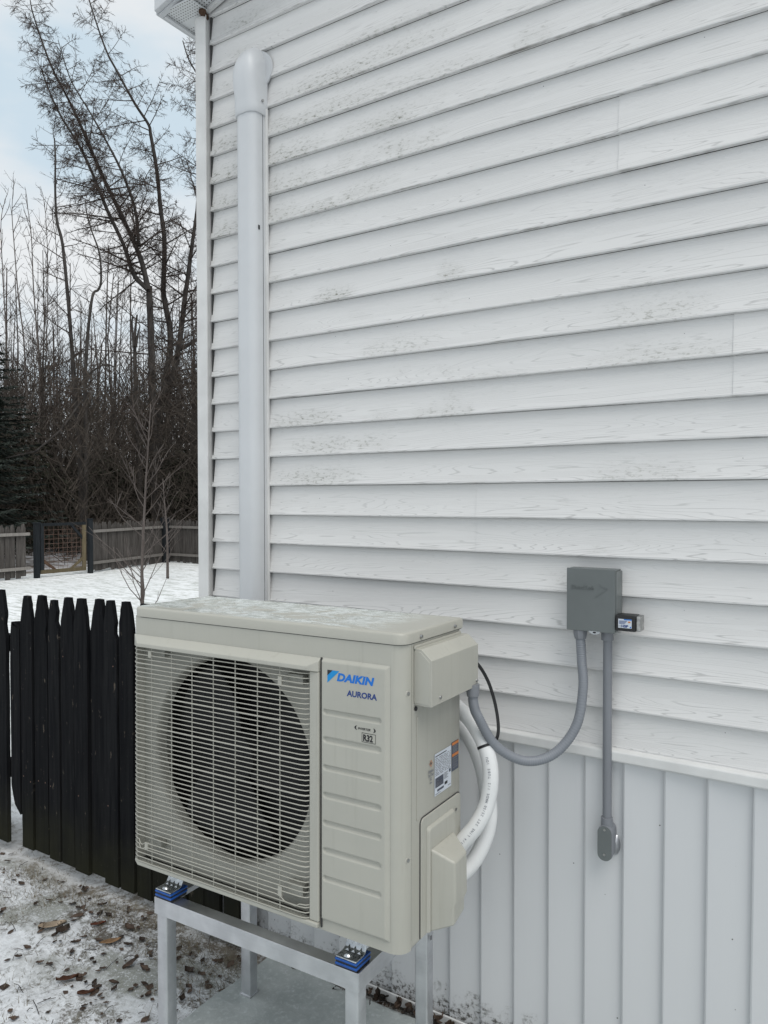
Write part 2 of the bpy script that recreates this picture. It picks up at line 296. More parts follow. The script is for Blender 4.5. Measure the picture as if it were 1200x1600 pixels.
# ------------------------------------------------------------------ mesh helpers
class MB:
    def __init__(s): s.v = []; s.f = []
    def add(s, vs, fs):
        o = len(s.v); s.v += [tuple(p) for p in vs]; s.f += [tuple(i + o for i in q) for q in fs]; return s
    def box(s, x0, x1, y0, y1, z0, z1, M=None):
        vs = [Vector(p) for p in ((x0, y0, z0), (x1, y0, z0), (x1, y1, z0), (x0, y1, z0), (x0, y0, z1), (x1, y0, z1), (x1, y1, z1), (x0, y1, z1))]
        if M is not None: vs = [M @ p for p in vs]
        return s.add(vs, [(0, 3, 2, 1), (4, 5, 6, 7), (0, 1, 5, 4), (1, 2, 6, 5), (2, 3, 7, 6), (3, 0, 4, 7)])
    def quad(s, a, b, c, d): return s.add((a, b, c, d), [(0, 1, 2, 3)])
    def tube(s, pts, rad, n=8, caps=True):
        pts = [Vector(p) for p in pts]; k = len(pts)
        if not hasattr(rad, '__len__'): rad = [rad] * k
        t0 = (pts[1] - pts[0]).normalized(); up = Vector((0, 0, 1)) if abs(t0.z) < .9 else Vector((1, 0, 0))
        u = t0.cross(up).normalized(); o = len(s.v)
        for i in range(k):
            t = (pts[min(i + 1, k - 1)] - pts[max(i - 1, 0)]).normalized()
            u = (u - t * u.dot(t))
            u = u.normalized() if u.length > 1e-6 else t.orthogonal().normalized()
            w = t.cross(u)
            for j in range(n):
                a = 2 * pi * j / n; s.v.append(tuple(pts[i] + (u * cos(a) + w * sin(a)) * rad[i]))
        for i in range(k - 1):
            for j in range(n):
                j2 = (j + 1) % n; s.f.append((o + i * n + j, o + i * n + j2, o + (i + 1) * n + j2, o + (i + 1) * n + j))
        if caps:
            s.f.append(tuple(o + j for j in reversed(range(n)))); s.f.append(tuple(o + (k - 1) * n + j for j in range(n)))
        return s
    def prism(s, poly, fn, a, b):      # poly 2D, fn(u,v,w) -> 3D, between w=a and w=b
        n = len(poly); vs = [fn(u, v, a) for u, v in poly] + [fn(u, v, b) for u, v in poly]
        return s.add(vs, [tuple(reversed(range(n))), tuple(range(n, 2 * n))] + [(i, (i + 1) % n, n + (i + 1) % n, n + i) for i in range(n)])
    def loft(s, rings, closed=True, cap=True):
        n = len(rings[0]); o = len(s.v)
        for r in rings: s.v += [tuple(p) for p in r]
        for i in range(len(rings) - 1):
            for j in range(n if closed else n - 1):
                j2 = (j + 1) % n; s.f.append((o + i * n + j, o + i * n + j2, o + (i + 1) * n + j2, o + (i + 1) * n + j))
        if cap and closed:
            s.f.append(tuple(o + j for j in reversed(range(n)))); s.f.append(tuple(o + (len(rings) - 1) * n + j for j in range(n)))
        return s
    def build(s, name, mat, parent=None, smooth=False, bevel=0.0, bseg=2, angle=40):
        me = bpy.data.meshes.new(name); me.from_pydata(s.v, [], s.f); me.update()
        me.materials.append(MAT[mat] if isinstance(mat, str) else mat)
        o = bpy.data.objects.new(name, me); COL.objects.link(o)
        if parent is not None: o.parent = parent
        if bevel:
            b = o.modifiers.new('bevel', 'BEVEL'); b.width = bevel; b.segments = bseg; b.limit_method = 'ANGLE'; b.angle_limit = radians(30)
        if smooth or bevel:
            me.polygons.foreach_set('use_smooth', [True] * len(me.polygons))
            if hasattr(me, 'set_sharp_from_angle'): me.set_sharp_from_angle(angle=radians(angle))
            if bevel:
                w = o.modifiers.new('wn', 'WEIGHTED_NORMAL'); w.keep_sharp = False
        return o

def tag(o, label, cat, group=None, kind=None):
    if label: o['label'] = label
    if cat: o['category'] = cat
    if group: o['group'] = group
    if kind: o['kind'] = kind
    return o
def empty(name, loc=(0, 0, 0), rz=0.0, label=None, cat=None, group=None):
    o = bpy.data.objects.new(name, None); COL.objects.link(o); o.location = loc; o.rotation_euler = (0, 0, rz)
    o.empty_display_size = .1
    return tag(o, label, cat, group)
def structure(o): o['kind'] = 'structure'; return o
def rrect(x0, x1, y0, y1, r, seg=5, corners=(1, 1, 1, 1)):
    pts = []
    for (cx, cy, a0, on) in ((x1 - r, y0 + r, -90, corners[1]), (x1 - r, y1 - r, 0, corners[2]), (x0 + r, y1 - r, 90, corners[3]), (x0 + r, y0 + r, 180, corners[0])):
        if on:
            for k in range(seg + 1):
                a = radians(a0 + 90 * k / seg); pts.append((cx + r * cos(a), cy + r * sin(a)))
        else:
            a = radians(a0 + 45); pts.append((cx + r * math.sqrt(2) * cos(a), cy + r * math.sqrt(2) * sin(a)))
    return pts
def text_mesh(name, body, size, mat, parent, M, shear=0.0, offset=0.0, align='LEFT', sx=1.0, spacing=1.0, extrude=0.0):
    cu = bpy.data.curves.new(name, 'FONT'); cu.body = body; cu.size = size; cu.shear = shear; cu.offset = offset
    cu.align_x = align; cu.space_character = spacing; cu.resolution_u = 3; cu.extrude = extrude
    t = bpy.data.objects.new(name + '_src', cu); COL.objects.link(t)
    dg = bpy.context.evaluated_depsgraph_get(); me = bpy.data.meshes.new_from_object(t.evaluated_get(dg))
    bpy.data.objects.remove(t); bpy.data.curves.remove(cu)
    me.transform(M @ Matrix.Diagonal((sx, 1, 1, 1))); me.materials.clear(); me.materials.append(MAT[mat]); me.name = name
    o = bpy.data.objects.new(name, me); COL.objects.link(o); o.parent = parent; return o
FRONT = Matrix.Rotation(radians(90), 4, 'X')     # text plane facing -Y
def catmull(P, n=8):
    P = [Vector(p) for p in P]; Q = [2 * P[0] - P[1]] + P + [2 * P[-1] - P[-2]]; out = []
    for i in range(1, len(Q) - 2):
        for k in range(n):
            t = k / n; a, b, c, d = Q[i - 1], Q[i], Q[i + 1], Q[i + 2]
            out.append(.5 * ((2 * b) + (c - a) * t + (2 * a - 5 * b + 4 * c - d) * t * t + (3 * b - a - 3 * c + d) * t ** 3))
    return out + [P[-1]]

# ================================================================== GROUND
def gz(x, y):
    near = max(0, min(1, (x + 6) / 2)) * max(0, min(1, (2.8 - y) / .5)) * max(0, min(1, (2.5 - x) / .5)) * max(0, min(1, (y + .5) / .5))
    z = -.006
    if near > 0: z += near * (.016 * mnoise.noise((x * 3, y * 3, 0)) + .010 * mnoise.noise((x * 11, y * 11, 3)) + .006 * mnoise.noise((x * 31, y * 31, 7)))
    far = 1 - near
    if far > 0 and -18 < x < 3 and -3 < y < 18: z += far * .03 * mnoise.noise((x * .7, y * .7, 5))
    if x > -1.83 and y < 2.3: z = min(z, -.012 if x > -1.76 else z)
    return z
def lin(a, b, st):
    n = max(1, round((b - a) / st)); return [a + (b - a) * i / n for i in range(n)]
xs = [-600, -250, -120, -70, -45, -32, -25] + lin(-20, -4.5, .35) + lin(-4.5, -1.0, .02) + lin(-1.0, 3, .25) + [3, 6, 12, 30, 80, 250, 600]
ys = [-600, -200, -60, -20, -8, -3, -1] + lin(0, 1.0, .12) + lin(1.0, 2.3, .02) + lin(2.3, 16, .35) + [16, 20, 28, 45, 80, 150, 300, 600]
b = MB(); b.v = [(x, y, gz(x, y)) for y in ys for x in xs]; nx = len(xs)
b.f = [(j * nx + i, j * nx + i + 1, (j + 1) * nx + i + 1, (j + 1) * nx + i) for j in range(len(ys) - 1) for i in range(nx - 1)]
structure(b.build('ground', 'ground', smooth=True))
# concrete slab beside the skirting, its edge a little ragged
b = MB(); edge = [(-1.782 + random.uniform(-.006, .006), .2 + 1.78 * i / 40) for i in range(41)] + [(-1.78 + 3.4 * i / 40, 1.985 + random.uniform(-.008, .008)) for i in range(1, 41)] + [(1.62, .2)]
b.prism(edge, lambda u, v, w: (u, v, w), -.08, .015); structure(b.build('concrete_slab', 'concrete', bevel=.004))

# ================================================================== HOUSE
house = empty('house', (0, WALL, 0), 0, 'white clapboard sided house gable wall with white vertical skirting', 'house')
house.location = (0, 0, 0)
HX0, HX1 = -2.105, 2.6
random.seed(3)
joints = {-7: None}
# (course indices) -> x of the butt joint
JT = {2: -1.013, 1: -1.013, -2: -.316, -3: -.316, -8: -.598, -9: -.598, 5: .35, 6: .35, -5: .6, -6: .6, -11: .1, -12: .1}
def course(i, x0, x1, dy):
    zb = Z0 - i * EXP; zt = zb + EXP
    n = max(2, int((x1 - x0) / .25)); rings = []
    for k in range(n + 1):
        x = x0 + (x1 - x0) * k / n
        wob = .0012 * mnoise.noise((x * 1.6, i * 3.1, 0)); wz = .0016 * mnoise.noise((x * 1.1, i * 5.7, 9))
        y = WALL + dy + wob
        rings.append([(x, y + .0125, zt - .001 + wz), (x, y + .0112, zt - .02 + wz), (x, y + .0018, zb + .0085 + wz), (x, y - .0006, zb + .0055 + wz), (x, y - .0006, zb + .0015 + wz), (x, y + .0012, zb + wz), (x, y + .011, zb - .0005 + wz), (x, y + .0125, zb + .004 + wz), (x, y + .0175, zt - .004 + wz)])
    MB().loft(rings).build('siding_plank', 'siding', house, smooth=True, angle=35)
def gable_x(z):   # the wall's left end at height z under the sloping rake
    return HX0
for i in range(-16, 8):
    if i in JT:
        course(i, HX0, JT[i], .0); course(i, JT[i] - .004, HX1, -.0022)
    else: course(i, HX0, HX1, 0.0)
RS = .27            # rake slope
for i in range(-24, -16):   # courses of the gable above eave height, cut by the rake
    zb = Z0 - i * EXP; xs0 = max(HX0, -2.16 + (zb + EXP - 3.50) / RS)
    if xs0 < HX1 - .1: course(i, xs0, HX1, 0.0)
MB().box(HX0 + .01, HX1, WALL + .020, WALL + .06, .9, 3.36).build('sheathing', 'gap', house)
MB().prism([(HX0 + .01, 3.36), (HX1, 3.36), (HX1, 3.36 + (HX1 - HX0) * RS)], lambda u, v, w: (u, w, v), WALL + .02, WALL + .055).build('gable_sheathing', 'gap', house)
# corner trim
t = MB(); t.prism([(-2.156, 2.022), (-2.104, 2.022), (-2.104, 2.030), (-2.112, 2.0305), (-2.112, 2.062), (-2.15, 2.09), (-2.156, 2.09)], lambda u, v, w: (u, v, w), .90, 3.372)
t.build('corner_trim', 'trim', house, bevel=.0025)
MB().box(-2.1035, -2.0985, 2.047, 2.075, .91, 3.37).build('corner_shadow_channel', 'gap', house)
MB().box(-2.15, -2.14, 2.09, 9, .9, 3.38).build('side_wall', 'trim', house)
# bottom trim
t = MB(); t.prism([(2.055, .936), (2.027, .931), (2.024, .927), (2.024, .905), (2.029, .900), (2.055, .900)], lambda u, v, w: (w, u, v), -2.16, HX1)
t.build('drip_trim', 'trim', house, bevel=.0015)
# skirting: narrow vertical planks, each stepping back to the next
sx = -2.15; k = 0
while sx < 1.6:
    w = .1045; x1 = sx + w
    tilt = -.008 * max(0, (sx + .9)) if sx < 0 else -.007
    def P(u, y, z): return (u + tilt * (.905 - z) / .6, y, z)
    pr = [(sx, 2.0490), (sx + .002, 2.0405), (sx + .006, 2.0385), (x1 - .016, 2.0500), (x1 - .006, 2.0530), (x1 - .0008, 2.0535), (x1 - .0008, 2.0565), (sx, 2.0565)]
    b = MB(); zs_ = [.02 + .885 * q / 8 for q in range(9)]
    b.loft([[P(u, y + .0012 * mnoise.noise((u * 4, z * 2, k)), z) for u, y in pr] for z in zs_]); b.build('skirting_plank', 'skirt', house, smooth=True, angle=30)
    sx = x1; k += 1
MB().tube(catmull([(-.460, 2.0462, .899), (-.4515, 2.0462, .829), (-.448, 2.0462, .763), (-.450, 2.0462, .664), (-.450, 2.0462, .582), (-.444, 2.0462, .484), (-.436, 2.0462, .386), (-.439, 2.0462, .320), (-.440, 2.0462, .240)], 5), .0007, 5).build('hairline_crack', 'fade', house)
MB().box(-2.15, 1.6, 2.058, 2.09, .0, .905).build('skirting_backing', 'gap', house)
b = MB(); b.prism([(2.058, .0), (2.028, .0), (2.028, .028), (2.031, .031), (2.034, .028), (2.034, .012), (2.058, .012)], lambda u, v, w: (w, u, v), -2.15, 1.6); b.build('base_rail', 'trim', house)
# eave and rake
e = MB(); e.box(-2.25, -2.100, 1.945, 9, 3.382, 3.388); e.build('eave_soffit', 'soffit', house)
def rk(u, v, w): return (u, w, v + max(0, (u + 2.15)) * RS)
def rprism(x0, x1, z0, z1, y0, y1, name, mat, bevel=.0):
    b = MB(); n = 6; rings = []
    b.add([rk(x0, z0, y0), rk(x1, z0, y0), rk(x1, z0, y1), rk(x0, z0, y1), rk(x0, z1, y0), rk(x1, z1, y0), rk(x1, z1, y1), rk(x0, z1, y1)], [(0, 3, 2, 1), (4, 5, 6, 7), (0, 1, 5, 4), (1, 2, 6, 5), (2, 3, 7, 6), (3, 0, 4, 7)])
    return b.build(name, mat, house, bevel=bevel)
rprism(-2.253, HX1, 3.375, 3.52, 1.915, 1.935, 'rake_fascia', 'channel', .003)
rprism(-2.253, HX1, 3.37, 3.378, 1.935, 1.955, 'rake_fascia_lip', 'channel')
rprism(-2.12, HX1, 3.386, 3.394, 1.9555, 2.060, 'rake_soffit', 'soffit')
rprism(-2.10, HX1, 3.368, 3.383, 2.028, 2.042, 'rake_channel', 'trim')
MB().box(-2.262, -2.2535, 1.93, 9, 3.372, 3.50).build('eave_fascia', 'channel', house, bevel=.003)
MB().box(-2.2525, -2.238, 1.957, 9, 3.372, 3.381).build('eave_fascia_lip', 'channel', house)
rprism(-2.30, HX1, 3.522, 3.545, 1.89, 9, 'roof', 'asphalt')
for (x, y) in ((-2.118, 2.036), (-2.103, 2.012)):
    b = MB(); rings = []
    for a in range(7):
        th = pi * a / 6; rings.append([(x + (.013 * sin(th) + .001) * cos(2 * pi * j / 9) * random.uniform(.6, 1.3), y + (.013 * sin(th) + .001) * sin(2 * pi * j / 9) * random.uniform(.6, 1.3), 3.371 - .012 * cos(th) + random.uniform(-.004, .004)) for j in range(9)])
    b.loft(rings).build('mud_dauber_nest', 'brownpost', house, smooth=True, angle=180)

# ================================================================== LINE-SET COVER
lc = empty('line_cover', (-1.8745, 2.03, 1.0), 0, 'white vertical plastic line-set cover with a curved elbow at its top', 'pipe cover')
LX, LY = -1.8745, 2.03
def dsec(hw, dep, yb=.016, seg=6, r=.03):
    pts = [(hw, yb)]
    for (cx, a0) in ((hw - r, 0), (-hw + r, 90)):
        for q in range(seg + 1):
            a = radians(a0 + 90 * q / seg); pts.append((cx + r * cos(a), -(dep - r) - r * sin(a)))
    pts.append((-hw, yb)); return pts
b = MB(); sec = dsec(.046, .052)
b.prism(sec, lambda u, v, w: (u, v, w), 0.0, 1.96); b.build('channel_cover', 'channel', lc, smooth=True, angle=35)
b = MB(); b.box(-.0535, .0545, .004, .0165, 0.0, 1.955); b.build('back_rail', 'trim', lc, bevel=.002)
MB().box(.0462, .0468, -.006, -.0045, .0, 1.935).build('snap_seam', 'gap', lc)
# elbow: sections that turn back into the wall
b = MB(); rings = []
for q, z in enumerate((1.930, 1.934, 1.953, 1.99, 2.03, 2.063)):
    g = (.0525, .058) if q < 3 else ((.0505, .062), (.051, .068), (.051, .07))[q - 3]
    if q == 0: g = (.0505, .056)
    rings.append([(u, v, z) for u, v in dsec(*g, r=.034)])
base = dsec(.051, .07, r=.034)
for q in range(1, 9):
    a = radians(90 * q / 8); R_ = .082
    rings.append([(u * (1 - .03 * q / 8), .016 - (.016 - v) * cos(a), 2.063 + (.016 - v) * sin(a) * 1.35 * (1 - .35 * (abs(u) / .053) ** 2)) for u, v in base])
b.loft(rings); b.build('elbow', 'channel', lc, smooth=True, angle=50)
b = MB(); b.tube([(.008, .0165, 2.098), (.008, .010, 2.098)], .068, 36); b.build('wall_flange', 'channel', lc, smooth=True, angle=40)
b = MB(); b.tube([(.0505, -.012, 1.975), (.057, -.014, 1.974)], .0045, 10); b.build('screw', 'screw', lc)
b = MB(); b.tube([(.030, .011, 2.15), (.030, .0085, 2.15)], .004, 10); b.build('screw', 'screw', lc)
b = MB(); b.box(.0466, .0472, -.03, -.022, 1.53, 1.545); b.build('scuff', 'ink', lc)

# ================================================================== HEAT PUMP OUTDOOR UNIT
H = .743
AO = Vector((-1.814, 1.453, CAM_Z - .31))
AR = Euler((radians(-.484), radians(-.102), radians(1.862)), 'XYZ').to_matrix().to_4x4()
ac = empty('heat_pump', (0, 0, 0), 0, 'beige outdoor heat pump unit with round fan grille on an aluminium stand', 'heat pump')
ac.matrix_world = Matrix.Translation(AO) @ AR @ Matrix.Translation((0, 0, -H))
def zl(z): return z + H      # z measured down from lid top -> local
Wd, Dp = .896, .30
# lid
b = MB(); rings = []
o1 = rrect(-.003, Wd + .003, -.003, Dp + .003, .030, 6, (1, 1, 0, 0))
def inset(pts, d, cx=Wd / 2, cy=Dp / 2):
    return [(x - d * (1 if x > cx else -1), y - d * (1 if y > cy else -1)) for x, y in pts]
for z, d in ((-.0275, .001), (-.0265, 0.0), (-.006, 0.0), (-.0025, .0015), (0.0, .006)):
    rings.append([(x, y, zl(z)) for x, y in inset(o1, d)])
ir = inset(o1, .012); rings.append([(x, y, zl(-.0006)) for x, y in ir])
b.loft(rings, cap=False); n0 = len(o1)
b.f.append(tuple(range(n0 * 5, n0 * 6))); b.f.append(tuple(reversed(range(0, n0))))
b.build('lid', 'frost', ac, smooth=True, angle=40)
for (x, y, z) in ((.9002, .075, -.0165), (.9002, .255, -.0165)):
    MB().tube([(x - .002, y, zl(z)), (x + .0035, y, zl(z))], [.0055, .004], 10).build('screw', 'screw', ac)
b = MB(); lp = rrect(-.0006, Wd + .0006, -.0006, Dp, .033, 6, (1, 1, 0, 0)); b.prism(lp, lambda u, v, w: (u, v, w), zl(-.0292), zl(-.0272)); b.build('lid_seam', 'gap', ac)
# front shell : top band, left column, right corner column, foot band
def shell(name, path, z0, z1, th=.0):
    b = MB(); n = len(path)
    b.add([(x, y, zl(z0)) for x, y in path] + [(x, y, zl(z1)) for x, y in path], [(i, i + 1, n + i + 1, n + i) for i in range(n - 1)])
    return b
rc = .036
corner = [(Wd - rc + rc * sin(radians(a)), rc - rc * cos(radians(a))) for a in range(0, 91, 10)]
lcorner = [(.014 - .014 * sin(radians(a)), .014 - .014 * cos(radians(a))) for a in range(90, -1, -15)]
b = shell('f', [(0.0, .10)] + lcorner + [(.66, 0)] + corner, -.0275, -.0805)
b.v += []; b.build('front_top_band', 'beige', ac, smooth=True, angle=30)
b = shell('f', [(.655, 0.0)] + corner, -.0805, -.742)
n = 0; b.build('front_corner_panel', 'beige', ac, smooth=True, angle=30)
b = shell('f', [(0.0, .20)] + lcorner + [(.0145, .03)], -.0805, -.728); b.build('front_left_edge', 'beige', ac, smooth=True, angle=30)
# bottom lip of the front: slopes back under the raised panel
b = MB(); pth = [(.002, .10), (.002, .016), (.016, .002), (.66, .002)] + [(x - .002, y + .0015) for x, y in corner] + [(Wd - .002, .30)]
rings = [[(x, y, zl(-.722)) for x, y in pth], [(x, y, zl(-.738)) for x, y in pth], [(x * .995 + .002, y * .98 + .004, zl(-.743)) for x, y in pth]]
b.loft(rings, closed=False); b.add([(x * .995 + .002, y * .98 + .004, zl(-.7428)) for x, y in pth], [tuple(range(len(pth)))]); b.build('base_pan', 'beige', ac, smooth=True, angle=30)
# raised service panel with pressed ribs (height field)
def rib(x, z, zc, x0=.683, x1=.834, hh=.0052):
    dx = max(x0 - x, 0, x - x1); d = math.hypot(dx, z - zc) ; return max(0, min(1, (hh + .0020 - d) / .0030))
px0, px1, pz0, pz1 = .6695, .861, -.077, -.717
ns, ms = 80, 300; b = MB()
ribz = [-.206 - .0672 * q for q in range(7)]
for j in range(ms + 1):
    z = pz0 + (pz1 - pz0) * j / ms
    for i in range(ns + 1):
        x = px0 + (px1 - px0) * i / ns
        d = min((x - px0) / .003, (px1 - x) / .011, (pz0 - z) / .009, (z - pz1) / .010); e_ = max(0, min(1, d)); e_ = e_ * e_ * (3 - 2 * e_)
        y = -.0005 - .0075 * e_
        for zc in ribz:
            if abs(z - zc) < .012: y += .0058 * rib(x, z, zc)
        b.v.append((x, y, zl(z)))
for j in range(ms):
    for i in range(ns):
        a = j * (ns + 1) + i; b.f.append((a, a + ns + 1, a + ns + 2, a + 1))
b.build('service_panel', 'beige', ac, smooth=True, angle=60)
MB().box(.6655, .6693, -.003, -.0005, zl(-.735), zl(-.0775)).build('panel_seam', 'gap', ac)
for (x, z) in ((.723, -.094), (.807, -.096), (.768, -.219), (.826, -.221)):
    MB().tube([(x, -.0079, zl(z)), (x, -.0088, zl(z))], .002, 8).build('rivet_dot', 'beige', ac)
# lettering
YP = -.0084
def FT(x, z, y=YP): return Matrix.Translation((x, y, zl(z))) @ FRONT
text_mesh('lettering', 'DAIKIN', .0252, 'dblue', ac, FT(.7165, -.1262), shear=.22, offset=.0013, sx=1.19, spacing=1.02)
text_mesh('lettering', 'AURORA', .0190, 'navy', ac, FT(.7465, -.159), shear=.06, offset=.0007, sx=1.06)
b = MB(); b.add([(.6895, YP, zl(-.1035)), (.7245, YP, zl(-.1035)), (.6895, YP, zl(-.1345))], [(0, 2, 1)]); b.build('logo_triangle', 'cyan', ac)
b = MB(); b.add([(.6895, YP - .0003, zl(-.1035)), (.7045, YP - .0003, zl(-.1035)), (.6895, YP - .0003, zl(-.1170))], [(0, 2, 1)]); b.build('logo_corner', 'ink', ac)
text_mesh('lettering', 'INVERTER', .0075, 'ink', ac, FT(.7765, -.2335), shear=.3, offset=.0002, sx=1.05)
for sgn, cx in ((-1, .7755), (1, .8185)):
    b = MB(); o_ = []; 
    for q in range(13):
        a = radians(-80 + 160 * q / 12); o_.append((cx + sgn * .008 * cos(a), -.2305 - .0002 * sgn + .0052 * sin(a)))
    for q in range(13):
        a = radians(80 - 160 * q / 12); o_.append((cx + sgn * .0035 * cos(a), -.2305 - .0002 * sgn + .0047 * sin(a)))
    if sgn > 0: o_ = o_[::-1]
    b.add([(x, YP, zl(z)) for x, z in o_], [tuple(range(len(o_)))]); b.build('lettering_swoosh', 'ink', ac)
text_mesh('lettering', 'R32', .0205, 'ink', ac, FT(.7912, -.2578), offset=.0009, sx=.83)
b = MB()
for (x0, x1, z0, z1) in ((.7880, .8265, -.2405, -.2393), (.7880, .8265, -.2615, -.2603), (.7880, .7892, -.2603, -.2405), (.8253, .8265, -.2603, -.2405)):
    b.add([(x0, YP, zl(z0)), (x1, YP, zl(z0)), (x1, YP, zl(z1)), (x0, YP, zl(z1))], [(0, 1, 2, 3)])
b.build('lettering_frame', 'ink', ac)
# fan plate with round opening
CX, CZ, FR = .338, -.393, .278
b = MB(); N = 96; gx0, gx1, gz0, gz1 = .012, .660, -.092, -.728; yp = .026
outer = []
for q in range(N):
    a = 2 * pi * q / N; c, s_ = cos(a), sin(a)
    tx = ((gx1 - CX) if c > 0 else (gx0 - CX)) / c if abs(c) > 1e-6 else 1e9
    tz = ((gz0 - CZ) if s_ > 0 else (gz1 - CZ)) / s_ if abs(s_) > 1e-6 else 1e9
    t_ = min(tx, tz); outer.append((CX + c * t_, yp, zl(CZ + s_ * t_)))
# corners exact
rings = [outer]
for r_, y_ in ((FR + .004, yp), (FR, yp + .002), (FR - .004, yp + .010), (FR - .006, yp + .022), (FR - .006, yp + .036)):
    rings.append([(CX + r_ * cos(2 * pi * q / N), y_, zl(CZ + r_ * sin(2 * pi * q / N))) for q in range(N)])
b.loft(rings, cap=False); b.build('fan_shroud', 'grilleplate', ac, smooth=True, angle=40)
MB().box(gx0 + .003, gx1, .135, .14, zl(gz1), zl(gz0)).build('coil', 'coil', ac)
b = MB(); b.tube([(CX, .05, zl(CZ)), (CX, .056, zl(CZ)), (CX, .10, zl(CZ))], [.052, .062, .064], 28); hub = b.build('fan_hub', 'fan', ac, smooth=True, angle=40)
for q in range(3):
    b = MB(); rings = []
    for k in range(9):
        r_ = .055 + .20 * k / 8; row = []
        for m_ in range(9):
            a = 2 * pi * q / 3 + (m_ / 8 - .5) * (1.55 - .35 * k / 8) + .35 * k / 8
            row.append((CX + r_ * cos(a), .075 + .05 * (m_ / 8 - .5) * (.6 + .5 * k / 8) + .004, zl(CZ + r_ * sin(a))))
        rings.append(row)
    b.loft(rings, closed=False); ob = b.build('fan_blade', 'fan', ac, smooth=True, angle=180)
    so = ob.modifiers.new('thick', 'SOLIDIFY'); so.thickness = .004
# grille
gr = bpy.data.objects.new('grille', None); COL.objects.link(gr); gr.parent = ac
YG = -.017
b = MB(); hood_x0, hood_x1 = .004, .664
b.add([(hood_x0, -.0008, zl(-.0785)), (hood_x1, -.0008, zl(-.0785)), (hood_x1 - .028, YG - .006, zl(-.0985)), (hood_x0 + .034, YG - .006, zl(-.0985)),
       (hood_x0, -.0008, zl(-.112)), (hood_x1, -.0008, zl(-.112)), (hood_x1 - .026, YG - .006, zl(-.109)), (hood_x0 + .034, YG - .006, zl(-.109)), (hood_x1, -.010, zl(-.086)), (hood_x1, -.010, zl(-.112))],
      [(0, 3, 2, 8, 1), (3, 7, 6, 2), (2, 6, 9, 8), (8, 9, 5, 1), (0, 4, 7, 3), (4, 5, 9, 6, 7)])
b.build('grille_hood', 'beige', gr, bevel=.0015)
b = MB(); b.box(.636, .664, -.010, -.0008, zl(-.722), zl(-.1125)); b.build('grille_side_frame', 'beige', gr, bevel=.003)
b = MB(); b.prism([(.004, -.0008), (.030, -.015), (.6635, -.015), (.6635, -.0008)], lambda u, v, w: (u, v, zl(w)), -.735, -.7225); b.build('grille_bottom_frame', 'beige', gr, bevel=.003)
zb_, k = -.1185, 0
def hbar(z, r, notch=None):
    pts = [(.0015, .045, zl(z)), (.003, .016, zl(z)), (.010, -.002, zl(z)), (.022, -.012, zl(z)), (.036, YG, zl(z))]
    if notch == 'L': pts += [(.040, YG, zl(z)), (.046, YG, zl(z) - .012), (.055, YG, zl(z) - .013), (.066, YG, zl(z) - .005), (.08, YG, zl(z) - .006)]
    if notch == 'R': pts += [(.54, YG, zl(z)), (.552, YG, zl(z) - .003), (.566, YG, zl(z) - .012), (.60, YG, zl(z) - .014), (.612, YG, zl(z) - .006)]
    pts += [(.612, YG, zl(z) - (.006 if notch == 'R' else 0)), (.628, YG + .003, zl(z) - (.006 if notch == 'R' else 0)), (.637, -.004, zl(z) - (.006 if notch == 'R' else 0))]
    if notch == 'R': pts.pop(-3)
    return MB().tube(pts, r, 6, caps=False)
share = {}
while zb_ > -.719:
    notch = 'L' if k in (43, 44) else ('R' if k in (44, 45) else None)
    thick = (k % 7 == 3)
    if notch: hbar(zb_, .00145, notch).build('grille_bar', 'bar', gr, smooth=True, angle=80)
    else:
        if thick not in share: share[thick] = hbar(0 - H, .0021 if thick else .00145).build('grille_bar', 'bar', gr, smooth=True, angle=80); share[thick].location.z = zl(zb_)
        else:
            o_ = share[thick].copy(); COL.objects.link(o_); o_.parent = gr; o_.location.z = zl(zb_)
    zb_ -= .0125; k += 1
for x in (.022, .089, .167, .245, .323, .400, .475, .548):
    MB().tube([(x, (YG if x > .03 else -.011) + .0035, zl(-.108)), (x, (YG if x > .03 else -.011) + .0035, zl(-.726))], .0016, 6, caps=False).build('grille_upright', 'bar', gr)
for (x, z, w, h_) in ((.556, -.142, .05, .026), (.556, -.668, .05, .03), (.09, -.125, .03, .022), (.075, -.668, .03, .022)):
    MB().box(x, x + w, .004, .0255, zl(z - h_ / 2), zl(z + h_ / 2)).build('grille_clip', 'grilleplate', gr, bevel=.002)
    MB().box(x - .012, x, YG - .001, YG + .006, zl(z - h_ * .55), zl(z + h_ * .3)).build('grille_tab', 'bar', gr, bevel=.001)
# right side panel, back and left
b = MB(); sp_ = [(Wd - .001, .0385), (Wd - .001, .2935), (Wd - .006, .2995), (.7, .2995)]
b.loft([[(x, y, zl(z)) for x, y in sp_] for z in (-.0275, -.735)], closed=False); b.build('side_panel', 'beige', ac, smooth=True, angle=60)
MB().box(Wd - .010, Wd - .0025, .0345, .0405, zl(-.735), zl(-.0275)).build('side_seam', 'gap', ac)
MB().box(.0005, .70, .294, .2985, zl(-.735), zl(-.0275)).build('rear_coil', 'coil', ac)
MB().box(.0005, .006, .2005, .2935, zl(-.735), zl(-.0275)).build('left_panel', 'beige', ac)
MB().box(.66, Wd - .012, .04, .292, zl(-.734), zl(-.03)).build('compressor_box', 'gap', ac)
for (x, y, z) in ((Wd - .004, .0265, -.142), (Wd - .004, .0265, -.528)):
    MB().tube([(x - .002, y, zl(z)), (x + .0022, y - .001, zl(z))], [.011, .008], 12).build('panel_dimple', 'beige', ac, smooth=True)
    MB().tube([(x + .0015, y - .001, zl(z)), (x + .003, y - .0015, zl(z))], .0045, 8).build('screw', 'screw', ac)
MB().box(Wd - .001, Wd + .0007, .063, .068, zl(-.45), zl(-.205)).build('pressed_crease', 'beige', ac, bevel=.0006)
